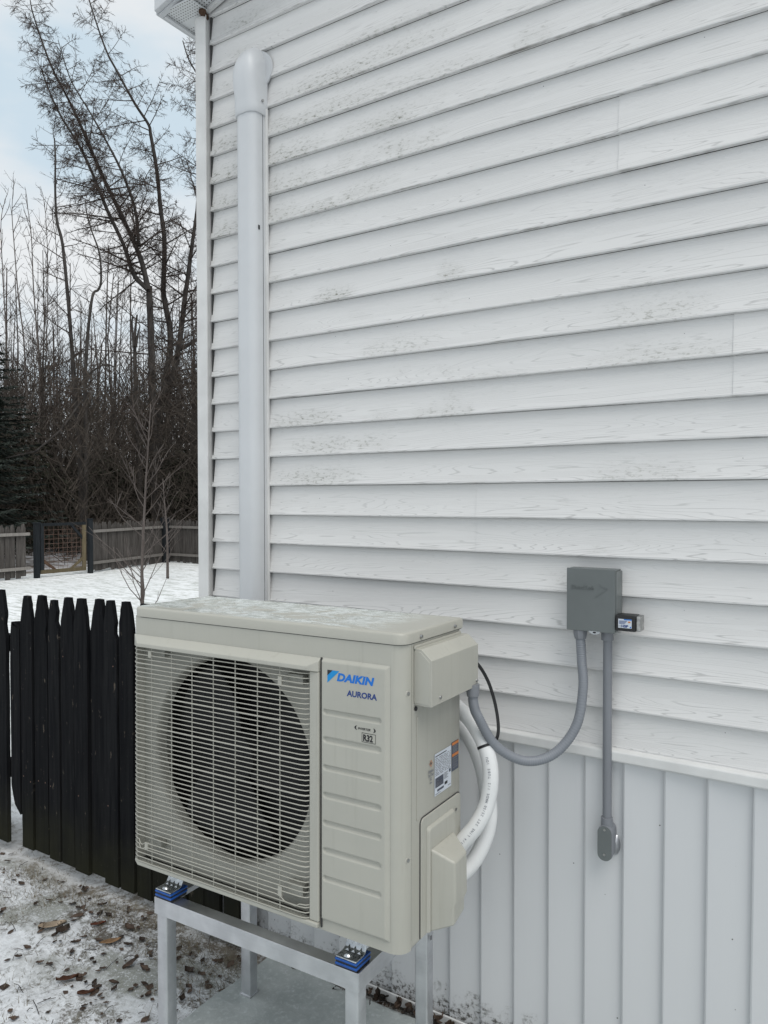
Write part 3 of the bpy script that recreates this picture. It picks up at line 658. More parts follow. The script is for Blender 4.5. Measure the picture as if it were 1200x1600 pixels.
MB().box(Wd - .001, Wd + .0045, .046, .292, zl(-.0425), zl(-.0345)).build('side_ledge', 'beige', ac, bevel=.0015)
# terminal cover on the side
b = MB(); X0 = Wd - .0005; X1 = Wd + .046
prof = [(X0, -.041), (X0 + .019, -.042), (X1, -.0665), (X1, -.1735), (X0 + .03, -.1745), (X0, -.1725)]
b.prism(prof, lambda u, v, w: (u, w, zl(v)), .050, .306); b.build('terminal_cover', 'beige', ac, bevel=.0014)
b = MB(); b.prism([(X0, -.0475), (X0 + .017, -.0480), (X1 - .005, -.0705), (X1 - .005, -.170), (X0, -.168)], lambda u, v, w: (u, w, zl(v)), .0488, .0515); b.build('terminal_cover_end', 'beige', ac, bevel=.001)
for (x, y, z) in ((X1, .092, -.158), (X1, .296, -.158)):
    MB().tube([(x - .001, y, zl(z)), (x + .003, y, zl(z))], [.005, .0035], 10).build('screw', 'screw', ac)
MB().tube([(X0, .056, zl(-.183)), (X0 + .003, .056, zl(-.183))], .0055, 10).build('screw', 'black', ac)
MB().tube([(X0, .268, zl(-.186)), (X0 + .003, .268, zl(-.186))], .0045, 10).build('screw', 'screw', ac)
# valve cover
X2 = X0 + .004
MB().prism(rrect(.0775, .2945, zl(-.7352), zl(-.4495), .016, 5, (0, 0, 1, 1)), lambda u, v, w: (w, u, v), X0 - .002, X0 + .0012).build('valve_seam', 'gap', ac)
b = MB(); b.prism(rrect(.080, .292, zl(-.735), zl(-.452), .014, 5, (0, 0, 1, 1)), lambda u, v, w: (w, u, v), X0 - .0015, X2); b.build('valve_cover_panel', 'beige', ac, bevel=.0015)
b = MB(); q0 = rrect(.104, .252, zl(-.734), zl(-.478), .010, 4, (0, 0, 1, 1)); q1 = rrect(.110, .246, zl(-.733), zl(-.485), .010, 4, (0, 0, 1, 1))
b.loft([[(X2 - .0005, u, v) for u, v in q0], [(X2 + .007, u, v) for u, v in q1]]); b.build('valve_cover_step', 'beige', ac, bevel=.002)
b = MB(); XB = X2 + .005; XO = X0 + .066
def hoodring(zs, k=1.0, c=0.0):
    fp = [(XB, .113), (XB + (XO - XB) * k, .134), (XO * k + XB * (1 - k), .200 - c), (XB, .240 - c)]
    return [(x, y, zl(z)) for (x, y), z in zip(fp, zs)]
b.loft([hoodring((-.532, -.561, -.557, -.533)), hoodring((-.655, -.655, -.655, -.655), 1.03), hoodring((-.668, -.668, -.668, -.668), .96, .008), hoodring((-.7345, -.714, -.698, -.705), .96, .008)])
b.build('valve_cover_hood', 'beige', ac, bevel=.006, bseg=3)
MB().tube([(X2, .262, zl(-.488)), (X2 + .003, .262, zl(-.488))], .004, 8).build('screw', 'screw', ac)
# labels on the side
XS = X0 + .0012
def plate(name, mat, y0, y1, z0, z1, parent=ac, x=XS, th=.0007):
    return MB().box(x - th, x, y0, y1, zl(z1), zl(z0)).build(name, mat, parent)
rl = plate('rating_label', 'paper', .152, .242, -.318, -.421)
random.seed(11)
def pr(mat, y0, y1, z0, z1, lab): plate('print', mat, y0, y1, z0, z1, lab, XS + .0006, .0004)
pr('ink', .155, .215, -.3235, -.3255, rl)
for q in range(11):
    z = -.3295 - q * .0041; y = .155
    while y < .236:
        w = random.uniform(.006, .022); pr('fade', y, min(y + w, .238), z, z - .0016, rl); y += w + random.uniform(.003, .008)
pr('slate', .155, .198, -.378, -.4015, rl)
pr('paper', .158, .172, -.3815, -.3865, rl); 
for q in range(3): pr('fade', .160, .193, -.389 - q * .0037, -.3905 - q * .0037, rl)
for q in range(5): pr('fade', .202, .224 - (q % 2) * .006, -.3775 - q * .0034, -.379 - q * .0034, rl)
pr('slate', .229, .238, -.3745, -.3825, rl); pr('ink', .205, .220, -.4005, -.4075, rl)
pr('slate', .165, .200, -.4075, -.4125, rl); pr('fade', .155, .182, -.4165, -.418, rl); pr('fade', .224, .238, -.4135, -.415, rl)
wl = plate('warning_label', 'slate', .2455, .2845, -.3135, -.3875)
pr('orange', .2465, .2835, -.3145, -.3215, wl); pr('orange', .2465, .2835, -.3435, -.3505, wl)
for q in range(5):
    pr('fade', .2485, .279 - (q % 3) * .004, -.3245 - q * .0036, -.3257 - q * .0036, wl); pr('fade', .2485, .281 - (q % 2) * .006, -.3545 - q * .006, -.3557 - q * .006, wl)
tx = empty  # printed refrigerant notice straight on the panel
SIDE = Matrix.Rotation(radians(90), 4, 'Z') @ Matrix.Rotation(radians(90), 4, 'X')
for s_, z, sz in (('Refrigerant', -.3555, .0105), ('Type / Usage', -.3645, .0095), ('A2L', -.3745, .011), ('R32 only', -.3825, .006)):
    text_mesh('lettering', s_, sz, 'fade', ac, Matrix.Translation((XS - .0002, .133, zl(z))) @ SIDE, align='CENTER', offset=.0003, sx=.55)
b = MB(); d0 = [(.133, -.325), (.141, -.334), (.133, -.343), (.125, -.334)]; d1 = [(.133, -.3275), (.1388, -.334), (.133, -.3405), (.1272, -.334)]
for q in range(4):
    q2 = (q + 1) % 4; b.add([(XS, *(d0[q][0], zl(d0[q][1]))), (XS, d0[q2][0], zl(d0[q2][1])), (XS, d1[q2][0], zl(d1[q2][1])), (XS, d1[q][0], zl(d1[q][1]))], [(0, 3, 2, 1)])
b.build('hazard_diamond', 'orange', ac)
MB().box(XS - .0003, XS, .131, .135, zl(-.3365), zl(-.331)).build('hazard_flame', 'ink', ac)
# mounting feet under the casing (zinc) - tongue curving down to the pad
FZ = .5065          # world height of pad top
def foot(wx, wy):
    M = ac.matrix_world.inverted(); c = M @ Vector((wx, wy, FZ))
    b = MB(); w = .029
    prof = [(-.032, .0), (.000, .0), (.010, .004), (.017, .014), (.022, .036), (.060, .038), (.060, .041), (.019, .041), (.0135, .016), (.008, .0075), (.000, .004), (-.032, .004)]
    b.prism(prof, lambda u, v, w_: (c.x + w_, c.y + u, c.z + v), -w, w); b.build('mounting_foot', 'zinc', ac, bevel=.002)
    for q in range(3):
        b = MB(); x = c.x - .017 + q * .017
        b.add([(x - .005, c.y - .001, c.z + .0043), (x + .005, c.y - .001, c.z + .0043), (x, c.y + .013, c.z + .014), (x, c.y + .0015, c.z + .0085)], [(0, 1, 3), (1, 2, 3), (2, 0, 3)]); b.build('foot_gusset', 'zinc', ac)
    MB().tube([(c.x - .004, c.y - .016, c.z + .004), (c.x - .004, c.y - .016, c.z + .007), (c.x - .004, c.y - .016, c.z + .010)], [.011, .009, .005], 12).build('foot_bolt', 'zinc', ac, smooth=True, angle=40)
FEET = [(-1.678, 1.466), (-1.0655, 1.487)]
for p in FEET: foot(*p)
MB().tube([(.46, .20, zl(-.742)), (.46, .20, zl(-.765)), (.475, .22, zl(-.79)), (.49, .235, zl(-.81))], [.014, .014, .013, .013], 14).build('drain_elbow', 'grilleplate', ac, smooth=True)

# ================================================================== STAND
SZ = 1.6 - 1.115
yaw = radians(2.05)
stand = empty('equipment_stand', (-1.710, 1.432, .015), yaw, 'bare aluminium angle stand with four legs under the heat pump', 'stand')
SW, SDp, st_top = .682, .392, SZ - .015
def beam(name, x0, x1, y0, y1): 
    b = MB()
    b.box(x0, x1, y0, y1, st_top - .044, st_top); return b
T = .0035
# angle sections: outer upright face plus a flange a few mm below the lip
for (nm, y0, y1, yf0, yf1) in (('front_beam', 0, T, T, .042), ('rear_beam', SDp - T, SDp, SDp - .042, SDp - T)):
    b = MB(); b.box(0, SW, y0, y1, st_top - .046, st_top); b.box(T, SW - T, yf0 + .0002, yf1, st_top - .0075, st_top - .004)
    b.build(nm, 'alu', stand, bevel=.0008)
for (nm, x0, x1, xf0, xf1) in (('side_beam', 0, T, T, .042), ('side_beam', SW - T, SW, SW - .042, SW - T)):
    b = MB(); b.box(x0, x1, T + .0003, SDp - T - .0003, st_top - .046, st_top - .0002); b.box(xf0 + .0002, xf1, .0425, SDp - .0425, st_top - .0077, st_top - .0042)
    b.build(nm, 'alu', stand, bevel=.0008)
for (x, y) in ((.0045, .0045), (SW - .0425, .0045), (.0045, SDp - .0425), (SW - .0425, SDp - .0425)):
    b = MB(); b.prism(rrect(x, x + .038, y, y + .038, .004, 3), lambda u, v, w: (u, v, w), 0, st_top - .009); b.build('leg', 'alu', stand, smooth=True, angle=50)
    b = MB(); b.box(x - .003, x + .041, y - .003, y + .041, -.004, .006); b.build('leg_foot', 'alu', stand, bevel=.001)
for (x, y) in ((SW + .0002, .365), (SW + .0002, .05)):
    MB().box(x - .0005, x, y - .003, y + .003, st_top - .10, st_top - .088).build('bolt_slot', 'gap', stand)
# pads
for q, (wx, wy) in enumerate(FEET):
    p = empty('rubber_pad', (wx, wy - .002, SZ - .004), yaw, ('blue rubber anti-vibration pad at the left end of the stand, beside the fence' if q == 0 else 'blue rubber anti-vibration pad at the right end of the stand, under the service panel'), 'rubber pad', 'pads under the heat pump feet')
    h = FZ - (SZ - .004)
    MB().box(-.029, .029, -.029, .032, .0, h * .30).build('pad_base', 'black', p, bevel=.0015)
    MB().box(-.031, .031, -.031, .034, h * .30 + .0003, h * .56).build('pad_core', 'blue', p, bevel=.002)
    MB().box(-.029, .029, -.029, .032, h * .56 + .0003, h * .74).build('pad_groove', 'black', p)
    MB().box(-.031, .031, -.031, .034, h * .74 + .0003, h - .0006).build('pad_top', 'blue', p, bevel=.002)

# ================================================================== CONDUITS, LINES, DISCONNECT
fc = empty('flexible_conduit', (-.887, 1.765, 1.10), 0, 'grey flexible conduit sagging between heat pump and grey electrical box', 'conduit')
def local(o, P): return [Vector(p) - o.location for p in P]
FP = catmull([(-.8875, 1.768, 1.113), (-.886, 1.77, 1.07), (-.877, 1.78, 1.035), (-.847, 1.82, .957), (-.788, 1.87, .914), (-.728, 1.92, .929), (-.682, 1.96, .999), (-.672, 1.985, 1.095), (-.681, 2.0, 1.167), (-.686, 2.003, 1.232)], 40)
P_ = local(fc, FP); rad = [.0128 + .0005 * (1 if (i % 3 == 0) else -1) for i in range(len(P_))]
MB().tube(P_, rad, 14).build('hose', 'flex', fc, smooth=True, angle=60)
MB().tube(local(fc, [(-.8875, 1.768, 1.123), (-.8875, 1.768, 1.108), (-.887, 1.7685, 1.092)]), [.0175, .0175, .0155], 16).build('connector', 'pvc', fc, smooth=True, angle=35)
MB().tube(local(fc, [(-.6862, 2.003, 1.251), (-.6862, 2.003, 1.236), (-.686, 2.0028, 1.224)]), [.019, .019, .0155], 8).build('connector', 'pvc', fc, smooth=True, angle=35)

rc_ = empty('rigid_conduit', (-.618, 2.02, .65), 0, 'straight grey conduit running down from electrical box to an access fitting', 'conduit')
MB().tube(local(rc_, [(-.618, 2.022, 1.232), (-.6185, 2.022, 1.0), (-.618, 2.022, .725)]), .0118, 18).build('pipe', 'pvc', rc_, smooth=True, angle=50)
MB().tube(local(rc_, [(-.618, 2.018, 1.252), (-.618, 2.018, 1.224)]), .0158, 18).build('connector', 'pvc', rc_, smooth=True, angle=50)
MB().tube(local(rc_, [(-.618, 2.020, .752), (-.618, 2.020, .728)]), .0155, 18).build('hub', 'pvc', rc_, smooth=True, angle=50)
b = MB(); ob = rrect(-.0195, .0195, .642 - .65, .735 - .65, .0185, 8)
b.loft([[(u, y - .0, v) for u, v in inset(ob, d, 0, .038)] for y, d in ((.028, .002), (-.014, 0), (-.018, .001))]); b.build('access_fitting', 'pvc', rc_, smooth=True, angle=50)
b = MB(); ob = rrect(-.0185, .0185, .643 - .65, .734 - .65, .0175, 8); b.loft([[(u, y, v) for u, v in ob] for y in (-.0184, -.0212)]); b.build('fitting_cover', 'grey', rc_, smooth=True, angle=40)
for z in (.0095, .0755): MB().tube([(0, -.0213, z), (0, -.0232, z)], .0035, 10).build('screw', 'screw', rc_)
MB().loft([[(.012 + (.016 - .004 * q) * cos(2 * pi * j / 12), .028 - q * .006, .022 + (.030 - .006 * q) * sin(2 * pi * j / 12)) for j in range(12)] for q in range(3)]).build('sealant', 'alu', rc_, smooth=True)

db = empty('disconnect_box', (-.652, 2.04, 1.25), 0, 'grey metal electrical disconnect box on white siding with embossed arrow lettering', 'electrical box')
MB().box(-.060, .066, -.050, .004, .002, .158).build('case', 'grey', db, bevel=.002)
b = MB(); b.box(-.0650, .0640, -.0565, -.0505, -.002, .1635); b.build('cover', 'grey', db, bevel=.0015)
MB().box(-.0648, .0636, -.0505, -.003, .1585, .1625).build('cover_hood', 'grey', db, bevel=.001)
b = MB(); b.box(-.001, .0245, -.0600, -.0575, -.0045, .001); 
b = MB(); o_ = [(.0115 + .0155 * cos(radians(a)), .0005 - .0085 * sin(radians(a))) for a in range(0, 181, 15)]
b.prism(o_[::-1], lambda u, v, w: (u, w, v), -.0595, -.0569); b.build('hasp', 'zinc', db); 
MB().prism([(.0115 + .0045 * cos(2 * pi * q / 12), -.0028 + .0022 * sin(2 * pi * q / 12)) for q in range(12)], lambda u, v, w: (u, w, v), -.0602, -.0596).build('hasp_hole', 'ink', db)
text_mesh('lettering', 'DiversiTech', .0155, 'grey', db, Matrix.Translation((-.052, -.0570, .1085)) @ FRONT, offset=.0001, sx=.80, extrude=.0009)
for (a, c) in (((.022, .122), (.044, .1125)), ((.044, .1125), (.012, .090))):
    dx, dz = c[0] - a[0], c[1] - a[1]; L = math.hypot(dx, dz); nx_, nz2 = -dz / L * .0011, dx / L * .0011
    MB().prism([(a[0] + nx_, a[1] + nz2), (a[0] - nx_, a[1] - nz2), (c[0] - nx_, c[1] - nz2), (c[0] + nx_, c[1] + nz2)], lambda u, v, w: (u, w, v), -.0578, -.0566).build('embossed_arrow', 'grey', db)
sp = empty('surge_protector', (-.581, 2.0, 1.258), 0, 'small black surge protector with white label beside grey electrical box', 'surge protector')
MB().box(-.004, .047, -.022, .022, .0, .041).build('case', 'black', sp, bevel=.0025)
MB().box(.0473, .058, -.018, .020, .001, .040).build('end_cap', 'screw', sp, bevel=.002)
lab = MB().box(.0035, .0375, -.0228, -.0222, .0085, .0315).build('label', 'paper', sp)
def spr(mat, x0, x1, z0, z1): MB().box(x0, x1, -.0231, -.0229, z0, z1).build('print', mat, lab)
spr('dblue', .018, .0375, .0290, .0315); spr('orange', .0285, .0345, .0225, .0262)
for q in range(4): spr('navy', .006, .026 - q * .002, .0258 - q * .0024, .0270 - q * .0024)
text_mesh('lettering', 'HSP', .0085, 'navy', lab, Matrix.Translation((.0115, -.0231, .0105)) @ FRONT, offset=.0004, sx=1.2)
text_mesh('lettering', 'CE', .005, 'ink', lab, Matrix.Translation((.0045, -.0231, .0115)) @ FRONT)
spr('dblue', .033, .0365, .0098, .013)

bc = empty('black_cable', (-.901, 1.80, 1.17), 0, 'thin black cable looping behind the heat pump to the white lines', 'cable')
MB().tube(local(bc, catmull([(-.93, 1.775, 1.19), (-.905, 1.80, 1.175), (-.893, 1.82, 1.157), (-.876, 1.84, 1.111), (-.861, 1.85, 1.048), (-.849, 1.84, .993), (-.857, 1.835, .962), (-.885, 1.835, .945)], 8)), .0046, 8).build('cable_run', 'black', bc, smooth=True)
L1 = catmull([(-1.16, 1.86, 1.04), (-1.05, 1.85, 1.062), (-.95, 1.83, 1.027), (-.902, 1.82, .99), (-.867, 1.81, .939), (-.852, 1.80, .879), (-.859, 1.79, .809), (-.879, 1.77, .758), (-.909, 1.75, .715), (-.935, 1.73, .68)], 8)
L2 = catmull([(-1.16, 1.89, 1.0), (-1.041, 1.885, 1.01), (-.966, 1.88, .958), (-.922, 1.875, .895), (-.893, 1.86, .826), (-.876, 1.845, .765), (-.880, 1.825, .705), (-.902, 1.79, .645), (-.945, 1.745, .60)], 8)
l1 = empty('insulated_line', (-1.0, 1.85, 1.04), 0, 'thick white insulated refrigerant line printed with black text, the front one', 'pipe', 'refrigerant lines')
MB().tube(local(l1, L1), .0208, 18).build('insulation', 'insul', l1, smooth=True)
l2 = empty('insulated_line', (-1.0, 1.88, .98), 0, 'plain white insulated refrigerant line bending behind the printed one', 'pipe', 'refrigerant lines')
MB().tube(local(l2, L2), .0205, 18).build('insulation', 'insul', l2, smooth=True)
def ring(o, P, i, r, mat, name):
    a, c = Vector(P[i]) - o.location, Vector(P[i + 1]) - o.location
    d = (c - a).normalized() * .0035; MB().tube([a - d, a + d], r, 18).build(name, mat, o, smooth=True, angle=50)
ring(l1, L1, 30, .0214, 'black', 'cable_tie')
# printing along the front line, letter by letter
def print_along(o, P, i0, s, size, step):
    camp = cam.location
    acc = 0; j = i0
    for ch in s:
        while j < len(P) - 2:
            seg = (P[j + 1] - P[j]).length
            if acc + seg >= step: break
            acc += seg; j += 1
        tt = (step - acc) / max(1e-6, (P[j + 1] - P[j]).length); p = P[j].lerp(P[j + 1], min(1, tt)); t_ = (P[j + 1] - P[j]).normalized()
        acc = -tt * (P[j + 1] - P[j]).length
        if ch == ' ': continue
        nrm = Vector((.42, -.9, .06)); nrm = (nrm - t_ * nrm.dot(t_)).normalized(); r_ = -t_; up_ = nrm.cross(r_)
        q = p + nrm * .0211 - o.location
        M = Matrix(((r_.x, up_.x, nrm.x, q.x), (r_.y, up_.y, nrm.y, q.y), (r_.z, up_.z, nrm.z, q.z), (0, 0, 0, 1)))
        text_mesh('printed_letter', ch, size, 'slate', o, M, align='CENTER', sx=.9)
print_along(l1, L1, 33, '50FT X 1/4 LINE SET 25/50 MADE 1/2 TUBE IDU'[::-1], .0092, .0066)
print_along(l1, L1, 63, 'LSE 50FT'[::-1], .0092, .0066)

# ================================================================== NEAR FENCE
random.seed(21)
nf = empty('picket_fence', (-2.6, 1.97, 0), 0, 'black stained picket fence with worn pointed tops beside the heat pump', 'fence')
def picket_shape(w, z0, z1, tip, taper, seed, worn=.5, blunt=.30):
    rnd = random.Random(seed); L = []; R = []
    n = 16
    for k in range(n + 1):
        z = z0 + (z1 - taper - z0) * k / n
        jl = rnd.uniform(-.002, .0015) if k > n * .5 else rnd.uniform(-.001, .001); L.append((-w / 2 + jl, z)); R.append((w / 2 - jl, z))
    n2 = 8
    for k in range(1, n2 + 1):
        t_ = k / n2; prof = 1 - (1 - blunt) * (t_ ** 1.7)
        L.append((-w / 2 * prof + rnd.uniform(-.003, .003) * worn + tip * t_, z1 - taper + taper * t_ + rnd.uniform(-.002, .002))); R.append((w / 2 * prof + rnd.uniform(-.004, .004) * worn + tip * t_, z1 - taper + taper * t_ + rnd.uniform(-.002, .002)))
    if rnd.random() < .4: 
        q = rnd.randrange(len(R) - 9, len(R) - 3); R[q] = (R[q][0] - .012, R[q][1]); R[q + 1] = (R[q + 1][0] - .007, R[q + 1][1])
    return L, R
def picket(parent, x, y, L, R, th, mat, lean=0.0):
    b = MB(); n = len(L)
    vs = []
    for (l_, r_) in zip(L, R):
        for (u, z) in (l_, r_):
            vs.append((x + u + lean * z, y, z))
    for (l_, r_) in zip(L, R):
        for (u, z) in (l_, r_): vs.append((x + u + lean * z, y + th, z))
    fs = []
    for k in range(n - 1):
        a = 2 * k; fs.append((a, a + 1, a + 3, a + 2)); c = 2 * n + a; fs.append((c + 1, c, c + 2, c + 3))
        fs.append((a, a + 2, c + 2, c)); fs.append((a + 1, c + 1, c + 3, a + 3))
    fs.append((1, 0, 2 * n, 2 * n + 1)); a = 2 * n - 2; fs.append((a, a + 1, 2 * n + a + 1, 2 * n + a)); b.add(vs, fs)
    o = b.build('picket', mat, parent); return o
PK = [(-3.61, -3.53, 1.15, .03), (-3.52, -3.435, 1.165, .04), (-3.428, -3.336, 1.185, .03), (-3.232, -3.143, 1.172, .035), (-3.134, -3.034, 1.179, .035), (-3.027, -2.944, 1.165, .028), (-2.94, -2.848, 1.182, .034), (-2.843, -2.746, 1.185, .04),
      (-2.743, -2.65, 1.191, .04), (-2.647, -2.558, 1.191, .03), (-2.552, -2.464, 1.194, .042), (-2.458, -2.37, 1.19, .035), (-2.362, -2.274, 1.185, .035), (-2.266, -2.178, 1.18, .035), (-2.170, -2.085, .86, .05), (-2.078, -1.995, .84, .05), (-1.988, -1.905, .82, .05)]
for q, (x0, x1, zt, tip) in enumerate(PK):
    w = x1 - x0 - .0065; L, R = picket_shape(w, random.uniform(.035, .055), zt, random.uniform(-.008, .008), random.uniform(.13, .18), q + 5, .55, .40)
    yo = random.uniform(-.006, .006); pk = picket(nf, (x0 + x1) / 2 - nf.location.x, yo, L, R, .018, 'darkfence')
    for zn in (.355, .935):
        for sn in (-1, 1):
            if random.random() > .30: continue
            xn = (x0 + x1) / 2 - nf.location.x + sn * .022 + random.uniform(-.006, .006); zz = zn + random.uniform(-.012, .012); MB().tube([(xn, yo - .0012, zz), (xn, yo + .001, zz)], .0026, 7).build('nail_head', 'rust', pk)
# broken stub in the gap
L = [(-.035, .30), (-.034, .5), (-.036, .85), (-.03, 1.0), (-.024, 1.045), (-.01, 1.03)]; R = [(-.01, .22), (.034, .18), (.035, .6), (.036, .95), (.034, 1.02), (.02, 1.05)]
picket(nf, -3.284 - nf.location.x, .004, L, R, .018, 'darkfence')
for z in (.32, .90): MB().box(-3.7 - nf.location.x, -1.92 - nf.location.x, .030, .062, z, z + .075).build('rail', 'darkfence', nf)
MB().box(-1.898 - nf.location.x, -1.868 - nf.location.x, .002, .045, .0, .85).build('end_post', 'brownpost', nf)
MB().box(-3.70 - nf.location.x, -3.61 - nf.location.x, .064, .15, .0, 1.05).build('post', 'darkfence', nf)
# lumpy snow caught on the rail
b = MB(); rings = []
for k in range(9):
    x = -3.31 + .09 * k / 8; h = .028 * sin(pi * (k + .4) / 9) * random.uniform(.8, 1.2) + .003
    rings.append([(x - nf.location.x, .028 + .034 * (1 - cos(pi * j / 6)) * .5 + .001, .976 + h * sin(pi * j / 6)) for j in range(7)])
b.loft(rings, closed=False); b.build('snow_cap', 'insul', nf, smooth=True)

# ================================================================== FAR FENCE AND GATE
random.seed(5)
def far_run(name, A, B, label):
    A = Vector((*A, 0)); B = Vector((*B, 0)); d = B - A; L_ = d.length; rz = math.atan2(d.y, d.x)
    f = empty(name, A, rz, label, 'fence', 'weathered fence round the snowy yard')
    x = .05; protos = []
    for q in range(4):
        Lh, Rh = picket_shape(.10, .02, 1.06 + .02 * (q % 2), random.uniform(-.01, .01), .10, 40 + q, .6, .3); protos.append((Lh, Rh))
    meshes = []
    while x < L_ - .03:
        if len(meshes) < 8:
            Lh, Rh = protos[len(meshes) % 4]; o = picket(f, 0, .0, Lh, Rh, .018, 'greyfence'); meshes.append(o.data)
        else:
            o = bpy.data.objects.new('picket', random.choice(meshes)); COL.objects.link(o); o.parent = f
        o.location = (x, random.uniform(-.006, .006), random.uniform(-.035, .03)); o.rotation_euler = (0, random.uniform(-.018, .018), 0)
        x += .108 + random.uniform(-.004, .006)
    # rails on the yard side, posts
    for z in (.17, .86): MB().box(0, L_, -.045, -.008, z, z + .06).build('rail', 'rail', f)
    return f
far_run('yard_fence', (-14.59, 3.2), (-14.50, 9.05), 'grey weathered picket fence left of the wire gate across the yard')
far_run('yard_fence', (-14.49, 10.52), (-15.22, 13.16), 'grey weathered picket fence between wire gate and dark corner post')
far_run('yard_fence', (-15.18, 13.22), (-7.0, 13.22), 'grey weathered picket fence behind the saplings, right of the corner post')
def fpost(x, y, w, h, label):
    o = empty('fence_post', (x, y, 0), 0, label, 'post', 'dark posts of the yard fence')
    MB().box(-w / 2, w / 2, -w / 2, w / 2, -.05, h).build('shaft', 'post', o, bevel=.008); MB().box(-w / 2 - .008, w / 2 + .008, -w / 2 - .008, w / 2 + .008, h, h + .02).build('post_cap', 'post', o)
fpost(-14.43, 9.17, .095, 1.10, 'dark square post on the left side of the wire gate')
fpost(-14.40, 10.40, .09, 1.15, 'dark square post on the right side of the wire gate')
fpost(-15.17, 13.12, .17, 1.10, 'dark corner post where the far fence turns right')
gt = empty('wire_gate', (-14.46, 9.27, 0), radians(88.5), 'wire mesh garden gate with weathered wooden frame between dark posts', 'gate')
GL = 1.04
for (nm, x0, x1, z0, z1, mt) in (('frame_bottom', .0, GL, .06, .14, 'lumber'), ('frame_top', .0, GL, 1.04, 1.10, 'post'), ('frame_stile', .0, .07, .1405, 1.0395, 'post'), ('frame_stile', GL - .08, GL, .1405, 1.0395, 'lumber')):
    MB().box(x0, x1, -.02, .02, z0, z1).build(nm, mt, gt)
for sgn in (0, 1):
    b = MB(); xa, xb = (.07, .28) if sgn == 0 else (GL - .08, GL - .29)
    b.prism([(xa, .36), (xa, .28), (xb, .14), (xb + (.07 if sgn == 0 else -.07), .14)][:: (1 if sgn else -1)], lambda u, v, w: (u, w, v), -.016, .016); b.build('brace', 'lumber' if sgn else 'brownpost', gt)
b = MB(); b.prism([(GL - .09, .82), (GL - .09, .74), (GL - .36, 1.04), (GL - .30, 1.04)], lambda u, v, w: (u, w, v), -.016, .016); b.build('brace', 'post', gt)
b = MB()
for q in range(1, 10): b.tube([(GL * q / 10, .022, .12), (GL * q / 10, .022, 1.06)], .0034, 4, caps=False)
for q in range(1, 10): b.tube([(.02, .024, .10 + .095 * q), (GL - .02, .024, .10 + .095 * q)], .0034, 4, caps=False)
b.build('wire_mesh', 'rust', gt)

# ================================================================== TREES
def perp(d):
    a = d.orthogonal().normalized(); return a, d.cross(a).normalized()
def stem_points(pts, wob, rnd):
    P = catmull(pts, 5); return P
def twigs(b, P, r0, rnd, t0, dens, Lmax, up, sub, subL, ter, minr, droop=0.0, spread=1.0, taperL=.75, wig=.16, hang=-.15):
    # side branches along a polyline
    n = len(P); acc = 0.0
    tot = sum((P[i + 1] - P[i]).length for i in range(n - 1)); run = 0
    for i in range(n - 1):
        seg = P[i + 1] - P[i]; L = seg.length; run += L; t = run / tot
        if t < t0: continue
        acc += L * dens
        while acc >= 1:
            acc -= 1
            d = seg.normalized(); a, c = perp(d); th = rnd.uniform(0, 2 * pi)
            out_ = (a * cos(th) + c * sin(th)); dirn = (out_ * spread + d * rnd.uniform(.1, .5) + Vector((0, 0, up))).normalized()
            Lb = Lmax * rnd.uniform(.35, 1) * (1 - taperL * ((t - t0) / (1 - t0))); p = P[i].lerp(P[i + 1], rnd.random()); k = 5
            pts = [p]; dd = dirn.copy()
            for q in range(k):
                dd = (dd + Vector((rnd.uniform(-wig, wig), rnd.uniform(-wig, wig), rnd.uniform(-wig, wig) * .8 + droop * (1 - 2 * q / k)))).normalized(); pts.append(pts[-1] + dd * Lb / k)
            rb = max(minr * 1.6, r0 * .30 * (1 - .7 * t) * (Lb / Lmax) ** .5)
            b.tube(pts, [rb * (1 - .75 * q / k) + minr * .4 for q in range(k + 1)], 4, caps=False)
            ns_ = max(1, int(sub * Lb / Lmax + .5))
            for q in range(ns_):
                u = rnd.uniform(.12, 1.0); ix = min(k - 1, int(u * k)); p2 = pts[ix].lerp(pts[ix + 1], u * k - ix); d2 = (pts[ix + 1] - pts[ix]).normalized()
                a2, c2 = perp(d2); th = rnd.uniform(0, 2 * pi); e2 = ((a2 * cos(th) + c2 * sin(th)) * .9 + d2 * .6 - Vector((0, 0, hang))).normalized(); L2 = subL * rnd.uniform(.4, 1) * (1.1 - .5 * u)
                m_ = p2 + e2 * L2 * .5 + Vector((rnd.uniform(-1, 1), rnd.uniform(-1, 1), rnd.uniform(-1, 1))) * L2 * .08; en = p2 + e2 * L2 + Vector((0, 0, rnd.uniform(-.12, .16) * L2))
                b.tube([p2, m_, en], [minr * 1.15, minr, minr * .6], 3, caps=False)
                for w in range(ter):
                    s0 = m_.lerp(en, rnd.random()) if rnd.random() < .6 else p2.lerp(m_, rnd.random()); e3 = (e2 + Vector((rnd.uniform(-1, 1), rnd.uniform(-1, 1), rnd.uniform(-.8, 1)))).normalized()
                    b.tube([s0, s0 + e3 * L2 * rnd.uniform(.2, .5)], [minr * .8, minr * .45], 3, caps=False)
